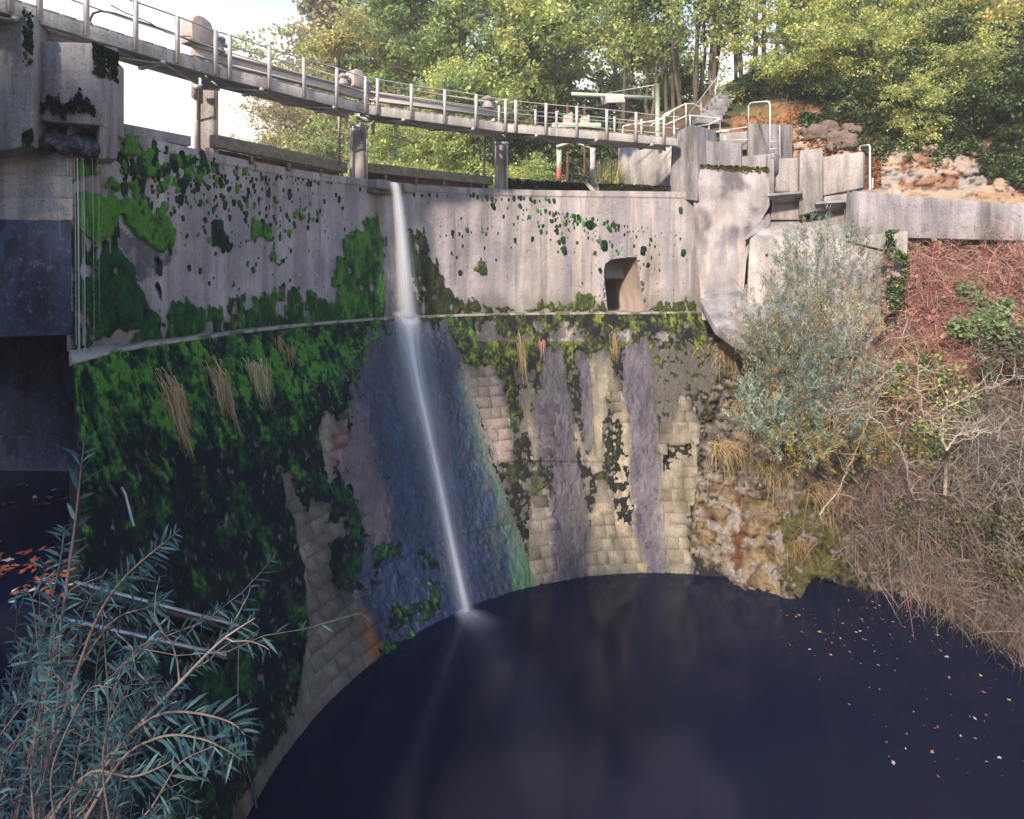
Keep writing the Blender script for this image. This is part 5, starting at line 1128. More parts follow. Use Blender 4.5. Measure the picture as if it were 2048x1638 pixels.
# hill trees
HT = 'trees on the right hand hill'
for x, y, s, lab in ((1310, 230, .95, 'slender hornbeam right of the crane mast'), (1350, 222, 1.0, 'slender hornbeam over the landing railing'), (1395, 205, .95, 'slender hornbeam at the foot of the steps'), (1425, 190, 1.05, 'slender hornbeam beside the stair rail'), (1475, 170, .9, 'slender hornbeam on the hill crest above the steps'), (1530, 150, 1.1, 'hornbeam leaning on the hill crest'), (1600, 130, 1., 'hornbeam on the skyline over the square box'), (1680, 110, 1.05, 'hornbeam on the skyline over the yellow branches'), (1770, 95, 1., 'hornbeam on the skyline over the dark slope'), (1850, 70, 1.05, 'hornbeam on the skyline towards the upper right'), (1940, 55, 1., 'hornbeam on the skyline near the upper right corner'), (1250, 245, .9, 'slender hornbeam behind the crane hood'), (1730, 190, .6, 'small hornbeam standing low on the dark slope')):
    plant('thin', up_at(x, y), s, lab, HT)
plant('maple', up_at(1800, 80)+(0, 8, 0), .9, 'dense maple at the upper right skyline', HT)
plant('ymaple', up_at(1990, 40)+(0, 6, 0), .8, 'yellow maple in the upper right corner', HT)
for x, y, s, k, lab in ((1545, 205, .85, 'branch', 'field maple with a bent trunk above the square box'), (1640, 200, .62, 'branch', 'field maple with yellow sprays hanging over the rocks'), (1750, 215, .7, 'branch', 'field maple with broad yellow sprays above the dark slope'), (1850, 300, .5, 'branch', 'low yellow maple spray over the long rock face'), (1960, 230, .55, 'branch', 'yellow green maple over the ivy on the right'), (2035, 170, .75, 'orange', 'orange tinged maple at the right edge'), (1850, 180, .75, 'branch', 'yellow maple on the upper slope'), (1950, 120, .8, 'orange', 'orange leaved maple high on the slope'), (1690, 160, .7, 'branch', 'yellow maple just below the skyline')):
    plant(k, up_at(x, y), s, lab, 'field maples on the slope')
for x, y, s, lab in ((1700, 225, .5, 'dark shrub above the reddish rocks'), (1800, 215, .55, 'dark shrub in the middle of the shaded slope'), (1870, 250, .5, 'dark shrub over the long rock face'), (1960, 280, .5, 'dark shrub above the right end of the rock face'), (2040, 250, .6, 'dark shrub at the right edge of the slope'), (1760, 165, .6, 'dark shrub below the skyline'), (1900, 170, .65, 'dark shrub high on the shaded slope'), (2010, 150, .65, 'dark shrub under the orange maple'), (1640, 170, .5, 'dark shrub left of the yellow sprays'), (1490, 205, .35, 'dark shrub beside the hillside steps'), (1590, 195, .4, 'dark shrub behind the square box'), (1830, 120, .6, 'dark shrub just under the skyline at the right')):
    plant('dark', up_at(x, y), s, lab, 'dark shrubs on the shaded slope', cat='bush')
# unseen trees on the near bank, placed to shade the left pillar and dam (left of and behind the camera)
NB = 'unseen trees on the near left bank'
for x, y, z, s, lab in ((-16, -3, 0, 1.05, 'unseen tall maple on the near left bank'), (-14, -9, -1, 1.1, 'unseen maple further back on the near left bank'), (-21, -1, 4, .9, 'unseen maple higher on the near left bank')):
    plant('maple', (x, y, z), s, lab, NB)

# ------------------------------------------------------------------ bushes of the right bank
def strands(mb, a, dirs, L, w, pal, droop=.5, k=5):
    """thin ribbons: grass blades or twigs"""
    a = np.asarray(a); n = len(a); d = np.asarray(dirs, float); d = d/np.linalg.norm(d, axis=1)[:, None]; L = np.broadcast_to(L, (n,))
    t = np.linspace(0, 1, k); p = a[:, None]+d[:, None]*(t[None, :, None]*L[:, None, None]); p[..., 2] -= droop*L[:, None]*t[None]**2
    s = np.cross(d, rng.normal(size=(n, 3))); s /= np.linalg.norm(s, axis=1)[:, None]+1e-9; wt = (w*(1-.85*t))[None, :, None]
    v = np.stack([p-s[:, None]*wt/2, p+s[:, None]*wt/2], 2).reshape(-1, 3)
    i = (np.arange(n)*k*2)[:, None]+np.arange(k-1)[None]*2; pal = np.asarray(pal, float); c = pal[rng.integers(0, len(pal), n)]*(.7+.6*rng.random(n))[:, None]
    mb.add(v, np.stack([i, i+1, i+3, i+2], -1).reshape(-1, 4), np.repeat(c, k*2, 0))
STRAW = [(.42, .31, .17), (.36, .26, .14), (.48, .36, .20)]
def tuft(p, n, L, w, pal, lab, spread=.12, droop=.5, dz=.2, out=(0, -1, 0), name='grass_tuft', group='dry grass tufts'):
    p = np.asarray(p); a = p+rng.normal(size=(n, 3))*spread*np.array((1, .5, .35)); d = rng.normal(size=(n, 3))*.45+np.asarray(out)*.6+np.array((0, 0, dz))
    mb = MB(); strands(mb, a, d, L*(.5+.7*rng.random(n)), w, pal, droop, 6); return tag(mb.build(name, M_GRASS, None, False, Vector(p)), lab, 'grass', group)
for (x, y, n, L, sp, lab) in ((1466, 700, 500, .95, .34, 'big straw coloured grass tuft under the concrete spout'), (1530, 850, 420, 1.0, .3, 'straw tuft hanging over the rocks left of the willow'), (1560, 930, 380, 1.1, .3, 'brownish tuft hanging below the willow leaves'), (1450, 900, 220, .8, .25, 'thin straw tuft on the mossy rock beside the dam'), (1650, 985, 300, .8, .25, 'brown tuft in front of the twiggy thicket'), (1590, 1090, 90, .7, .15, 'sparse tuft above the undercut rock'), (1490, 810, 200, .6, .25, 'short straw tuft on the highest rock')):
    tuft(lb_at(x, y)+(0, -.1, .1), n, L, .014, STRAW if n > 100 else [(.3, .2, .1)], lab, sp, .95, .35)
def hang(q, n, L, pal, lab, sp):
    rad = unit((CX-q[0], CY-q[1], 0)); dn = unit(rad*.40+np.array((0, 0, -1.))); ax = np.array((rad[1], -rad[0], 0)); no = unit(rad+np.array((0, 0, .4)))
    k = 7; t = np.linspace(0, 1, k); ln = L*(.2+.8*rng.random(n)**1.2); off = rng.normal(size=n)*sp; rz = rng.random((n, 1))
    p = q+ax*off[:, None, None]*(1-.25*t[None, :, None])+dn*(rng.normal(size=(n, 1, 1))*.13*L)+dn*(t[None, :, None]*ln[:, None, None])+no*((.10*np.sin(np.pi*np.minimum(t*2.2, 1))[None, :]*rz)+.05+.03*rng.normal(size=(n, 1)))[..., None]
    p = p+ax*(rng.normal(size=(n, 1))*.05*t[None]**2*L)[..., None]; w = .011*(1-.8*t)[None, :, None]; s = ax+.4*rng.normal(size=(n, 3))
    v = np.stack([p-s[:, None]*w/2, p+s[:, None]*w/2], 2).reshape(-1, 3); i = (np.arange(n)*k*2)[:, None]+np.arange(k-1)[None]*2
    c = np.asarray(pal)[rng.integers(0, len(pal), n)]*(.6+.6*rng.random(n))[:, None]
    mb = MB(); mb.add(v, np.stack([i, i+1, i+3, i+2], -1).reshape(-1, 4), np.repeat(c, k*2, 0)); return tag(mb.build('grass_tuft', M_GRASS, None, False, Vector(q)), lab, 'grass', 'tufts hanging on the dam')
for (x, y, n, L, sp, col_, lab) in ((325, 775, 240, 1.15, .10, STRAW, 'long straw tuft hanging on the moss at the left'), (345, 780, 120, .8, .07, STRAW, 'shorter straw tuft beside the long one at the left'), (422, 752, 200, .9, .10, STRAW, 'curled straw tuft in the green moss band'), (440, 765, 120, 1.0, .06, STRAW, 'thin hanging straw strand right of the curled tuft'), (505, 738, 420, .75, .16, [(.42, .38, .22), (.36, .34, .18)], 'broad pale straw curtain on the moss'), (550, 680, 90, .35, .06, [(.4, .26, .18)], 'small reddish tuft below the ledge left of the waterfall'), (572, 700, 90, .35, .06, [(.4, .26, .18)], 'second small reddish tuft below the ledge'), (453, 720, 70, .3, .05, [(.10, .22, .06)], 'small green fern below the ledge'),
    (1038, 686, 150, 1.15, .05, STRAW, 'narrow straw strand on the right part of the masonry'), (1078, 684, 110, .42, .10, [(.50, .28, .20)], 'pinkish tuft fanned out below the ledge'), (1228, 676, 100, .7, .06, [(.42, .28, .18)], 'brown strand left of the wide purple streak'), (1182, 620, 20, .2, .05, STRAW, 'tiny tuft on the ledge left of the outlet')):
    q = low_hit(x, y) if y > 635 else up_hit(x, y); nn = unit((CX-q[0], CY-q[1], 2.)); hang(q+nn*.06, int(n*.55), L*1.25, col_, lab, sp)
# the big grey-green willow bush
wl_ = thing('willow_bush', lb_at(1640, 960), 'large grey green willow bush in front of the smooth apron', 'bush')
blob = [(1640, 560, 17.6, 95, 95), (1560, 640, 17.2, 60, 60), (1680, 640, 17.4, 80, 70), (1590, 720, 16.7, 85, 75), (1690, 740, 16.9, 75, 70), (1560, 800, 16.6, 60, 70), (1650, 830, 16.3, 90, 60), (1600, 890, 16.2, 65, 50), (1700, 890, 16.3, 65, 45), (1640, 500, 18.2, 65, 45), (1720, 560, 17.9, 50, 70), (1525, 700, 17.0, 38, 60), (1525, 830, 16.7, 40, 60), (1600, 560, 17.6, 60, 60)]
WIL = [(.36, .41, .31), (.29, .34, .255), (.43, .47, .37), (.18, .22, .155)]
wm = MB(); sm = MB(); root = lb_at(1660, 960)
for k, (x, y, Y, sx, sy) in enumerate(blob):
    c = P(x, y, Y); ns = 150
    ns = 58 if y < 600 else (110 if k % 3 else 165)
    for i in range(ns):
        d = rng.normal(size=3); d /= np.linalg.norm(d); rr = rng.random()**.4
        q = c+d*rr*np.array((sx*1.12, 75, sy*1.12))/F*Y; L = .25+.55*rng.random(); ax = unit(np.array((d[0]*.5, -.25+d[1]*.3, .9+.4*d[2]))+rng.normal(size=3)*.35)
        n = 34; s = rng.random(n)**.8; pts = q+ax*(s*L)[:, None]+rng.normal(size=(n, 3))*.035
        pal = WIL if y < 850 or rng.random() < .55 else [(.40, .29, .06), (.30, .28, .08), (.22, .24, .09)]
        if rng.random() < .10: pal = [(.42, .30, .09), (.36, .22, .10)]
        pal = np.array(pal)*(.7+.45*rng.random())*(.72+.14*((k*37) % 5))*np.array((1.0+.12*((k*13) % 3-1), 1, 1-.1*((k*13) % 3-1))); leaves(wm, pts, .105, pal, .17, .1, .2, ax+rng.normal(size=(n, 3))*.55)
        if i % 3 == 0: sm.tube([q-ax*.1, q+ax*L*.5, q+ax*L*1.15], [.006, .004, .002], 3, (.28, .24, .17), False)
    l = limb(root, c, 9, .18, .03); sm.tube(l, np.linspace(.04, .012, 9), 5, (.20, .17, .13))
    for i in range(5): sm.tube(limb(l[5], c+rng.normal(size=3)*.7, 6, .2), np.linspace(.016, .005, 6), 4, (.2, .17, .13))
wm.build('foliage', M_LEAF, wl_); sm.build('stem', M_BARK, wl_)
# leafy ground cover and shrubs of the bank
def cover(name, polys, n, size, pal, lab, cat, at, lift_=.15, thick=.4, kind=None, asp=.7, twig=0, group=None, tw_col=(.2, .12, .1)):
    mb = MB(); pts = []
    for poly in polys:
        a = np.array(poly); x0, y0 = a.min(0); x1, y1 = a.max(0); k = n//len(polys); xs_ = rng.uniform(x0, x1, k*4); ys_ = rng.uniform(y0, y1, k*4)
        nz = np.stack([xs_/60, ys_/60, 0*xs_], -1); ok = inpoly(xs_+110*(fbm(nz, 240, 3)-.5), ys_+110*(fbm(nz, 241, 3)-.5), poly) & (fbm(np.stack([xs_/45, ys_/45, 0*xs_], -1), 210+len(name), 3) > .38); xs_, ys_ = xs_[ok][:k], ys_[ok][:k]
        if cat == 'shrub' and len(xs_) > 40:
            ci = rng.integers(0, 26, len(xs_)); sg = (x1-x0)*.045+6; sz = rng.uniform(.5, 1.5, 26)[ci]; xs_ = xs_[:26][ci]+rng.normal(size=len(ci))*sg*sz; ys_ = ys_[:26][ci]+rng.normal(size=len(ci))*sg*sz*.7
        q = np.array([at(x, y) for x, y in zip(xs_, ys_)]); d = -q/np.linalg.norm(q, axis=1)[:, None]
        h = thick*fbm(q*1.7, 220, 3)[:, None]*(rng.random((len(q), 1))**.5)+lift_; pts.append(q+d*h+np.array((0, 0, .5))*h)
    pts = np.concatenate(pts); c0 = pts.mean(0)
    pk = np.asarray(pal); leaves(mb, pts, size, pk, asp, .5, .35)
    if twig:
        i = rng.integers(0, len(pts), twig); strands(mb, pts[i]-np.array((0, 0, .1)), rng.normal(size=(twig, 3))+np.array((0, -.4, .4)), .5+.5*rng.random(twig), .012, [tw_col, np.array(tw_col)*1.5], .3, 4)
    o = mb.build(name, M_LEAF, None, False, Vector(c0)); return tag(o, lab, cat, group, kind)
RED = [(.52, .29, .25), (.42, .26, .22), (.55, .38, .31), (.30, .19, .16), (.30, .29, .15)]
cover('bramble_thicket', [[(1790,600),(1840,560),(1960,600),(2060,600),(2060,700),(1960,720),(1860,720),(1800,700)]], 5200, .13, RED, 'reddish brambles on the bank below the bluff', 'bramble', lb_at, .15, .9, twig=1500, tw_col=(.30, .16, .13))
cover('bramble_thicket', [[(1830,480),(1900,500),(1900,580),(1830,620)], [(1990,490),(2070,490),(2070,640),(2010,620)]], 3000, .12, RED+[(.36, .2, .15)], 'pinkish brambles beside and right of the pale bluff', 'bramble', lb_at, .1, .6, twig=1100, tw_col=(.34, .19, .16))
cover('ivy', [[(1772,470),(1812,466),(1818,560),(1805,640),(1785,640),(1780,540)]], 1500, .11, DARKG+GREEN[:2], 'green ivy hanging over the concrete shoulder', 'ivy', lambda x, y: P(x, y, 18.5), .05, .3)
cover('ivy', [[(1765,500),(1785,490),(1785,640),(1768,640)]], 420, .09, RED, 'reddish creeper at the edge of the apron', 'creeper', lambda x, y: P(x, y, 18.5), .05, .15)
cover('leafy_shrub', [[(1900,620),(1960,590),(2020,620),(2020,700),(1930,720)]], 3000, .15, [(.20, .27, .13), (.15, .22, .09), (.26, .32, .17)], 'light green shrub among the reddish brambles', 'shrub', lb_at, .4, .9)
cover('leafy_shrub', [[(1850,560),(1900,570),(1930,620),(1860,640)], [(1790,680),(1860,690),(1880,780),(1800,780)]], 2200, .12, GREEN, 'scattered green shrub right of the willow top', 'shrub', lb_at, .3, .6)
cover('leafy_shrub', [[(1780,760),(1920,740),(1960,860),(1880,930),(1790,880)]], 3800, .12, GREEN+YGREEN[:3]+[(.05, .08, .02)], 'mixed green and yellow shrub around the pale branched tree', 'shrub', lb_at, .25, .7, twig=300)
cover('leafy_shrub', [[(1960,680),(2070,680),(2070,820),(1980,800)]], 3000, .11, [(.14, .17, .11), (.2, .21, .15), (.1, .13, .07)], 'grey green shrub at the right edge of the bank', 'shrub', lb_at, .3, .8, twig=300)
cover('ivy_blanket', [[(1860,960),(2060,900),(2280,900),(2280,1250),(2060,1190),(1960,1180),(1880,1100)]], 10000, .10, DARKG+[(.06, .10, .03)], 'dark ivy blanket on the lower right bank', 'ivy', lb_at, .12, .5)
cover('ivy_blanket', [[(1640,300),(1760,250),(2060,290),(2060,340),(1880,330),(1740,300)], [(1900,330),(2060,340),(2060,390),(1990,370)], [(1590,250),(1700,235),(1740,260),(1640,290)]], 7500, .13, DARKG+GREEN[:1], 'dark ivy draped over the top of the rock face', 'ivy', up_at, .1, .5)
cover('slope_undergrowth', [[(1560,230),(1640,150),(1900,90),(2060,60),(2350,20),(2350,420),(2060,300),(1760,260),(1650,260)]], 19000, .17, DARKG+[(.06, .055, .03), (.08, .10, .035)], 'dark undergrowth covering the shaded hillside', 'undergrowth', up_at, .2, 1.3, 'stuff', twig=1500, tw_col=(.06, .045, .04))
cover('leaf_litter', [[(1440,270),(1500,225),(1640,210),(1660,330),(1580,340),(1560,300)], [(1820,466),(2060,470),(2060,520),(1830,520)], [(1700,300),(1760,300),(1730,380)]], 3500, .12, [(.34, .13, .06), (.28, .10, .05), (.40, .22, .10)], 'rusty leaf litter on the slopes', 'leaf litter', lambda x, y: up_at(x, y) if y < 440 else lb_at(x, y), .03, .05, 'stuff')
cover('grass', [[(1880,462),(2060,466),(2060,500),(1900,480)], [(1520,250),(1580,225),(1560,270)]], 1200, .14, [(.16, .20, .06), (.24, .22, .08)], 'short grass on the bank', 'grass', lambda x, y: up_at(x, y) if y < 440 else lb_at(x, y), .06, .1, 'stuff', asp=.15)
a = np.array([P(x, 372-rng.random()*6, 23.8+rng.random()) for x in rng.uniform(1190, 1240, 260)]); mb = MB(); strands(mb, a, rng.normal(size=(260, 3))*.35+np.array((0, 0, 1)), 1.0+.7*rng.random(260), .03, [(.42, .36, .17), (.30, .32, .13)], .35, 5)
tag(mb.build('reed_clump', M_GRASS, None, False, Vector(a.mean(0))), 'pale reeds left of the smooth wall', 'reeds')
cover('bank_ground_cover', [[(1700,640),(1800,480),(2060,480),(2320,490),(2320,1250),(2060,1200),(1900,1180),(1780,1080),(1700,960)]], 13000, .085, [(.32,.20,.16),(.24,.16,.13),(.16,.19,.08),(.12,.15,.07),(.38,.26,.21),(.27,.25,.16)], 'mixed low leaves and litter over the right bank', 'ground cover', lb_at, .06, .35, 'stuff', twig=3500, tw_col=(.22, .16, .14))
# twiggy bare thicket
def thicket(name, ctrs, n, L, w, pal, lab, droop=.35, dirs=(0, -.5, .35)):
    mb = MB(); A = []; Dd = []
    for x, y, sx, sy, k in ctrs:
        xs_ = rng.normal(x, sx, k); ys_ = rng.normal(y, sy, k); q = np.array([lb_at(a_, b_) for a_, b_ in zip(xs_, ys_)]); d = -q/np.linalg.norm(q, axis=1)[:, None]; A.append(q+d*(.1+.9*rng.random((k, 1)))+np.array((0, 0, .4))*rng.random((k, 1)))
        Dd.append(rng.normal(size=(k, 3))*.75+np.asarray(dirs))
    A = np.concatenate(A); Dd = np.concatenate(Dd); strands(mb, A, Dd, L*(.4+.9*rng.random(len(A))), w, pal, droop, 6)
    i = rng.integers(0, len(A), len(A)*2); strands(mb, A[i]+Dd[i]/np.linalg.norm(Dd[i], axis=1)[:, None]*(L*.45*rng.random((len(i), 1))), Dd[i]+rng.normal(size=(len(i), 3)), L*.45*(.4+.8*rng.random(len(i))), w*.6, pal, droop, 4)
    return tag(mb.build(name, M_GRASS, None, False, Vector(A.mean(0))), lab, 'thicket', 'bare thickets on the right bank')
TW = [(.22, .175, .185), (.29, .235, .235), (.12, .09, .09), (.28, .16, .145), (.15, .15, .10)]
thicket('bare_thicket', [(1760, 960, 50, 45, 500), (1840, 1040, 60, 60, 800), (1740, 1030, 45, 40, 450)], 0, 1.1, .016, TW, 'purplish bare twigs tangled right of the willow')
thicket('bare_thicket', [(1960, 900, 55, 60, 700), (2030, 1000, 40, 70, 500)], 0, 1.0, .014, [(.28, .25, .23), (.2, .18, .16)], 'greyish bare twigs around the pale branched tree')
thicket('bare_thicket', [(1990, 1210, 45, 35, 420), (1930, 1190, 40, 30, 260), (2040, 1260, 25, 25, 220)], 0, .9, .015, [(.26, .18, .17), (.18, .13, .13), (.12, .10, .09), (.20, .17, .12)], 'reddish bare twigs overhanging the water at the right edge', .2, (-.1, -.7, 0))
thicket('bare_thicket', [(1800, 1120, 50, 35, 380), (1880, 1150, 40, 30, 300)], 0, .8, .013, TW, 'grey twigs trailing down towards the dark undercut', .6, (0, -.5, -.1))
cover('leafy_shrub', [[(1680,960),(1800,1000),(1900,1080),(2060,1020),(2060,1240),(1900,1220),(1780,1150),(1700,1060)]], 3600, .085, [(.10,.13,.05),(.16,.15,.07),(.20,.12,.07),(.07,.10,.04)], 'scattered small leaves among the bare twigs above the water', 'shrub', lb_at, .5, .9)
thicket('bare_thicket', [(1880, 560, 45, 40, 320), (1990, 540, 40, 40, 320), (1850, 680, 40, 45, 420), (1930, 660, 50, 50, 420), (1830, 780, 40, 40, 300)], 0, .8, .015, [(.52, .28, .25), (.42, .22, .20), (.30, .20, .18), (.46, .18, .15)], 'pinkish bare stems below the long wall', .3, (0, -.5, .5))
cover('leafy_shrub', [[(1740,800),(1860,840),(1880,960),(1780,980),(1700,900)]], 2600, .10, [(.30,.27,.08),(.22,.25,.09),(.16,.20,.07),(.34,.22,.09)], 'yellowish shrub at the right foot of the willow', 'shrub', lb_at, .3, .6)
# pale bare tree and a second fallen pale branch
pt_ = thing('bare_tree', P(1898, 895, 15.2), 'small leafless tree with pale forked branches on the right bank', 'tree')
mb = MB(); base = P(1893, 900, 15.2)
def br_(a, b, r0, r1, k=10, wob=.25): l = limb(a, b, k, wob); mb.tube(l, np.linspace(r0, r1, k), 6, (.44, .39, .33)); return l
mb.tube(np.array([P(1890, 990, 15.9), P(1892, 940, 15.5), base]), [.045, .04, .032], 7, (.34, .30, .25))
for a in ([(1893, 900), (1878, 858), (1846, 836), (1836, 770), (1838, 700), (1800, 640)], [(1893, 900), (1915, 872), (1960, 862), (2000, 868)], [(1885, 880), (1886, 820), (1960, 780), (2050, 752)]):
    l = np.array([P(x, y, 15.2-.12*i) for i, (x, y) in enumerate(a)]); f_ = np.stack([np.interp(np.linspace(0, len(l)-1, 22), np.arange(len(l)), l[:, k]) for k in range(3)], -1); f_[1:-1] += rng.normal(size=(20, 3))*.02
    mb.tube(f_, np.linspace(.028, .005, 22), 6, (.36, .32, .27))
    for j in [q_ for q_ in range(4, 22) for _ in range(2)]:
        e = f_[j]+np.array((rng.normal(0, .4), -.15+rng.normal(0, .25), .25+rng.normal(0, .3))); mb.tube(limb(f_[j], e, 6, .3), np.linspace(.011, .003, 6), 4, (.40, .35, .3), False)
mb.build('trunk', M_BARK, pt_, True)
pb = thing('bare_tree', P(1740, 850, 15.8), 'leaning leafless shrub with pale stems in front of the willow', 'tree'); mb = MB()
for a in ([(1640, 1030), (1680, 975), (1700, 930), (1724, 870), (1735, 830)], [(1735, 830), (1760, 845), (1800, 900), (1830, 1000)], [(1735, 830), (1700, 850), (1665, 840)], [(1735, 830), (1760, 790), (1770, 730)], [(1735, 830), (1690, 815), (1660, 830)], [(1735, 830), (1790, 815), (1850, 840)]):
    l = np.array([P(x, y, 16.0-.2*i) for i, (x, y) in enumerate(a)]); f_ = np.stack([np.interp(np.linspace(0, len(l)-1, 16), np.arange(len(l)), l[:, k]) for k in range(3)], -1); f_[1:-1] += rng.normal(size=(14, 3))*.018
    mb.tube(f_, np.linspace(.020, .005, 16), 6, (.34, .30, .26))
    for j in [q_ for q_ in range(3, 16) for _ in range(2)]: mb.tube(limb(f_[j], f_[j]+np.array((rng.normal(0, .35), -.1, rng.normal(.05, .3))), 6, .3), np.linspace(.009, .003, 6), 4, (.36, .29, .26), False)
mb.build('trunk', M_BARK, pb, True)
lf = MB(); q = np.array([P(rng.normal(1690, 40), rng.normal(800, 40), 15.7) for _ in range(90)]); leaves(lf, q, .09, [(.5, .2, .13), (.42, .14, .1)], .5); lf.build('withered_leaves', M_LEAF, pb)
# boulders
for x, y, Y, s, lab in ((1628, 268, 25.2, .55, 'rounded boulder at the top of the reddish slope'), (1678, 285, 24.4, .62, 'boulder above the dark gap in the rocks'), (1660, 255, 25.4, .5, 'grey boulder under the yellow sprays'), (1700, 262, 25, .5, 'mossy boulder under the yellow maple')):
    n = 40; a = np.linspace(0, 2*np.pi, n, endpoint=False); ph = np.linspace(.05, np.pi-.05, 21); A, B_ = np.meshgrid(a, ph, indexing='ij'); v = np.stack([np.cos(A)*np.sin(B_), np.sin(A)*np.sin(B_), np.cos(B_)*.7], -1).reshape(-1, 3); p0 = P(x, y, Y)
    v = np.sign(v)*np.abs(v)**.75*s*(.25+.7*fbm(v*1.5+p0, 230, 2)+.5*np.abs(fbm(v*np.array((3, 3, 6))+p0, 231, 4)-.5)+.25*vn(v*np.array((2, 2, 4))+p0, 232))[:, None]; i = np.arange(n)[:, None]*21; i2 = ((np.arange(n)+1) % n)[:, None]*21; k = np.arange(20)[None]
    mb = MB(); mb.add(v+p0, np.stack([i+k, i+k+1, i2+k+1, i2+k], -1).reshape(-1, 4), (.21, .165, .135)); tag(mb.build('boulder', M_ROCK, None, False, Vector(p0)), lab, 'boulder', 'boulders on the slope')
# ------------------------------------------------------------------ floating leaves
def leafmesh(c):
    a = np.linspace(0, 2*np.pi, 11)[:-1]; r = np.array([1, .45, .8, .5, .85, .4, .85, .5, .8, .45]); v = np.stack([np.cos(a)*r, np.sin(a)*r*.8, .12*np.sin(a*2)], -1)
    return MB().add(np.concatenate([v, [(0, 0, .05)]]), np.stack([np.arange(10), (np.arange(10)+1) % 10, np.full(10, 10)], -1), c).mesh('floating_leaf', M_LEAFL)
LM = [leafmesh(c) for c in ((.30, .08, .025), (.34, .16, .05), (.40, .34, .30), (.36, .27, .08), (.22, .05, .03))]
k = 0
while k < 170:
    if k < 90: x = rng.normal(1700, 90); y = rng.normal(1250, 38)
    else: x = rng.uniform(1560, 2060); y = rng.uniform(1230, 1560)
    if y < 1200 or x < 1560-.0 or (y-1200) > (x-1560)*1.05+90 or x > 2060: continue
    p = PZ(x, y, POOL+.012)
    if lb_at(x, y)[2] > POOL-.1 and y < 1240 and x > 1850: continue
    o = bpy.data.objects.new('floating_leaf', LM[int(rng.integers(0, 5))]); COL.objects.link(o); o.location = p; o.rotation_euler = (0, 0, rng.random()*6.28); s = (.013+.047*rng.random()**2.4); o.scale = (s*1.4, s, s)
    tag(o, 'small autumn leaf floating on the dark pool', 'leaf', 'leaves floating on the pool'); k += 1
for i in range(70):
    x = rng.uniform(-20, 140); y = 1110+60*rng.random()**1.0+ (20 if x > 60 else 0)+rng.normal(0, 22) if i < 58 else rng.uniform(960, 1010)
    p = PZ(x, y, CHZ+.015+.02*rng.random())
    o = bpy.data.objects.new('floating_leaf', LM[(0, 2, 4, 4)[int(rng.integers(0, 4))]]); COL.objects.link(o); o.location = p; o.rotation_euler = (rng.normal(0, .15), rng.normal(0, .15), rng.random()*6.28); s = .05+.05*rng.random(); o.scale = (s*1.2, s, s)
    tag(o, 'wet autumn leaf lying in the side channel', 'leaf', 'leaves in the side channel')
# ------------------------------------------------------------------ willow close to the camera
wn_ = thing('willow_shrub', (-2.8, 3.2, -4.4), 'bluish narrow leaved willow shrub at the lower left corner', 'shrub')
WB = [(.055, .13, .15), (.04, .105, .13), (.085, .17, .19), (.03, .075, .09)]
wm = MB(); sm = MB()
def willow_leaves(f_, n, L, t0=.25):
    k = len(f_); idx = np.linspace(t0, .995, n)*(k-1); i = np.minimum(idx.astype(int), k-2); fr = (idx-i)[:, None]; p = f_[i]*(1-fr)+f_[i+1]*fr; t = f_[i+1]-f_[i]; t /= np.linalg.norm(t, axis=1)[:, None]
    sgn = np.where(np.arange(n) % 2, 1, -1)[:, None]; s = np.cross(t, np.array((.2, -.9, .35))); s /= np.linalg.norm(s, axis=1)[:, None]+1e-9
    d = t*.75+s*sgn*.75+rng.normal(size=(n, 3))*.25; d /= np.linalg.norm(d, axis=1)[:, None]; LL = (L*(.65+.6*rng.random(n))*np.interp(np.linspace(0, 1, n), [0, .6, 1], [.8, 1.1, .6]))[:, None]
    w = np.cross(d, rng.normal(size=(n, 3))); w /= np.linalg.norm(w, axis=1)[:, None]; W2 = LL*.062
    droop = np.array((0, 0, -1.))*LL*(.10+.25*rng.random((n, 1)))
    q = [p, p+d*LL*.3+droop*.12, p+d*LL*.68+droop*.5, p+d*LL+droop]; v = np.stack([q[0], q[1]-w*W2, q[1]+w*W2, q[2]-w*W2*.85, q[2]+w*W2*.85, q[3]], 1).reshape(-1, 3)
    j = np.arange(n)*6; c = np.asarray(WB)[rng.integers(0, 4, n)]*(.7+.6*rng.random(n))[:, None]
    wm.add(v, [np.stack([j, j+1, j+2], -1), np.stack([j+1, j+3, j+4, j+2], -1), np.stack([j+3, j+5, j+4], -1)], np.repeat(c, 6, 0))
def stem(pts, Y, r, n, L, t0=.25, side=0, colr=(.20, .16, .15)):
    l = np.array([P(x, y, Y if np.isscalar(Y) else Y[0]+(Y[1]-Y[0])*i/(len(pts)-1)) for i, (x, y) in enumerate(pts)]); m_ = 20; f_ = np.stack([np.interp(np.linspace(0, len(l)-1, m_), np.arange(len(l)), l[:, k]) for k in range(3)], -1)
    for _ in range(3): f_[1:-1] = (f_[:-2]+2*f_[1:-1]+f_[2:])/4
    sm.tube(f_, np.linspace(r, r*.25, m_), 5, colr); willow_leaves(f_, n, L, t0)
    for s_ in range(side):
        j = int(rng.integers(6, 18)); t = unit(f_[j+1]-f_[j]); e = f_[j]+(t+rng.normal(size=3)*.7)*(.12+.2*rng.random()); b_ = limb(f_[j], e, 7, .2); sm.tube(b_, np.linspace(r*.35, r*.12, 7), 4, colr, False); willow_leaves(b_, 16, L*.85, .15)
stem([(60, 1560), (110, 1330), (135, 1160), (150, 1050), (163, 930), (168, 880)], 3.3, .010, 26, .14, .35)
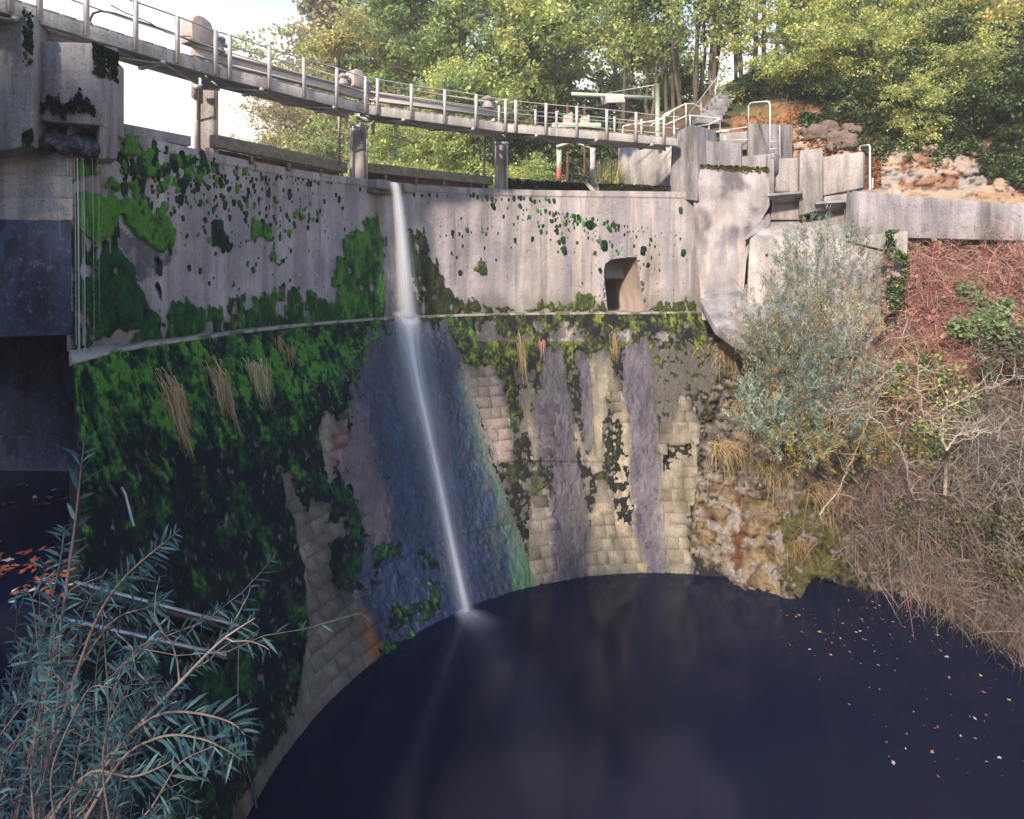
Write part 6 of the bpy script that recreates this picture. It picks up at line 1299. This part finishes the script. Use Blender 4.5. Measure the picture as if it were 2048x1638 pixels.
stem([(60, 1640), (130, 1420), (190, 1230), (250, 1150), (310, 1100), (350, 1068)], 3.2, .011, 56, .12, .45)
stem([(90, 1640), (250, 1480), (350, 1375), (440, 1280), (510, 1236)], 3.3, .015, 34, .10, .45, 6, (.30, .26, .25))
stem([(150, 1640), (240, 1480), (320, 1420), (400, 1425), (470, 1445), (490, 1470)], 3.0, .010, 58, .13, .3)
stem([(170, 1640), (250, 1500), (340, 1465), (420, 1480), (485, 1520)], 2.9, .009, 44, .12, .3)
stem([(60, 1500), (160, 1330), (230, 1230), (300, 1215), (325, 1200)], 3.3, .009, 46, .12, .35)
stem([(100, 1640), (180, 1530), (260, 1560), (330, 1530), (345, 1520)], 2.9, .008, 44, .11, .2)
stem([(40, 1600), (60, 1400), (90, 1250), (120, 1130), (130, 1050)], 3.4, .009, 34, .13, .3)
stem([(200, 1640), (210, 1400), (280, 1290), (420, 1240), (440, 1215)], 3.5, .009, 40, .10, .45, 4)
for i in range(54):
    x0 = rng.uniform(-60, 240); x1 = x0+rng.normal(60, 60); y1 = 1150+rng.random()**.7*430+max(0, x1-200)*.9; Y = rng.uniform(2.7, 4.0); xm = (x0+x1)/2+rng.normal(0, 25)
    if x1 > 420: continue
    stem([(x0, 1720), (xm, (1720+y1)/2), (x1, y1), (x1+rng.normal(25, 25), y1+rng.normal(-10, 22))], (Y, Y-.25*rng.random()), .006, int(26+22*rng.random()), .095, .15, 2, (.18, .14, .14))
wm.build('foliage', M_LEAF, wn_); sm.build('stem', M_BARK, wn_)

# ------------------------------------------------------------------ autumn haze in the valley
m, nt, b = new_mat('haze_air'); nt.nodes.remove(b); v_ = N(nt, 'ShaderNodeVolumePrincipled'); v_.inputs['Color'].default_value = (.95, .94, .95, 1); v_.inputs['Density'].default_value = .0014; v_.inputs['Anisotropy'].default_value = .1
nt.links.new(v_.outputs[0], nt.nodes['Material Output'].inputs['Volume'])
mb = MB(); mb.box((0, 420, 18), (1300, 1000, 56)); tag(mb.build('haze', m), kind='stuff')
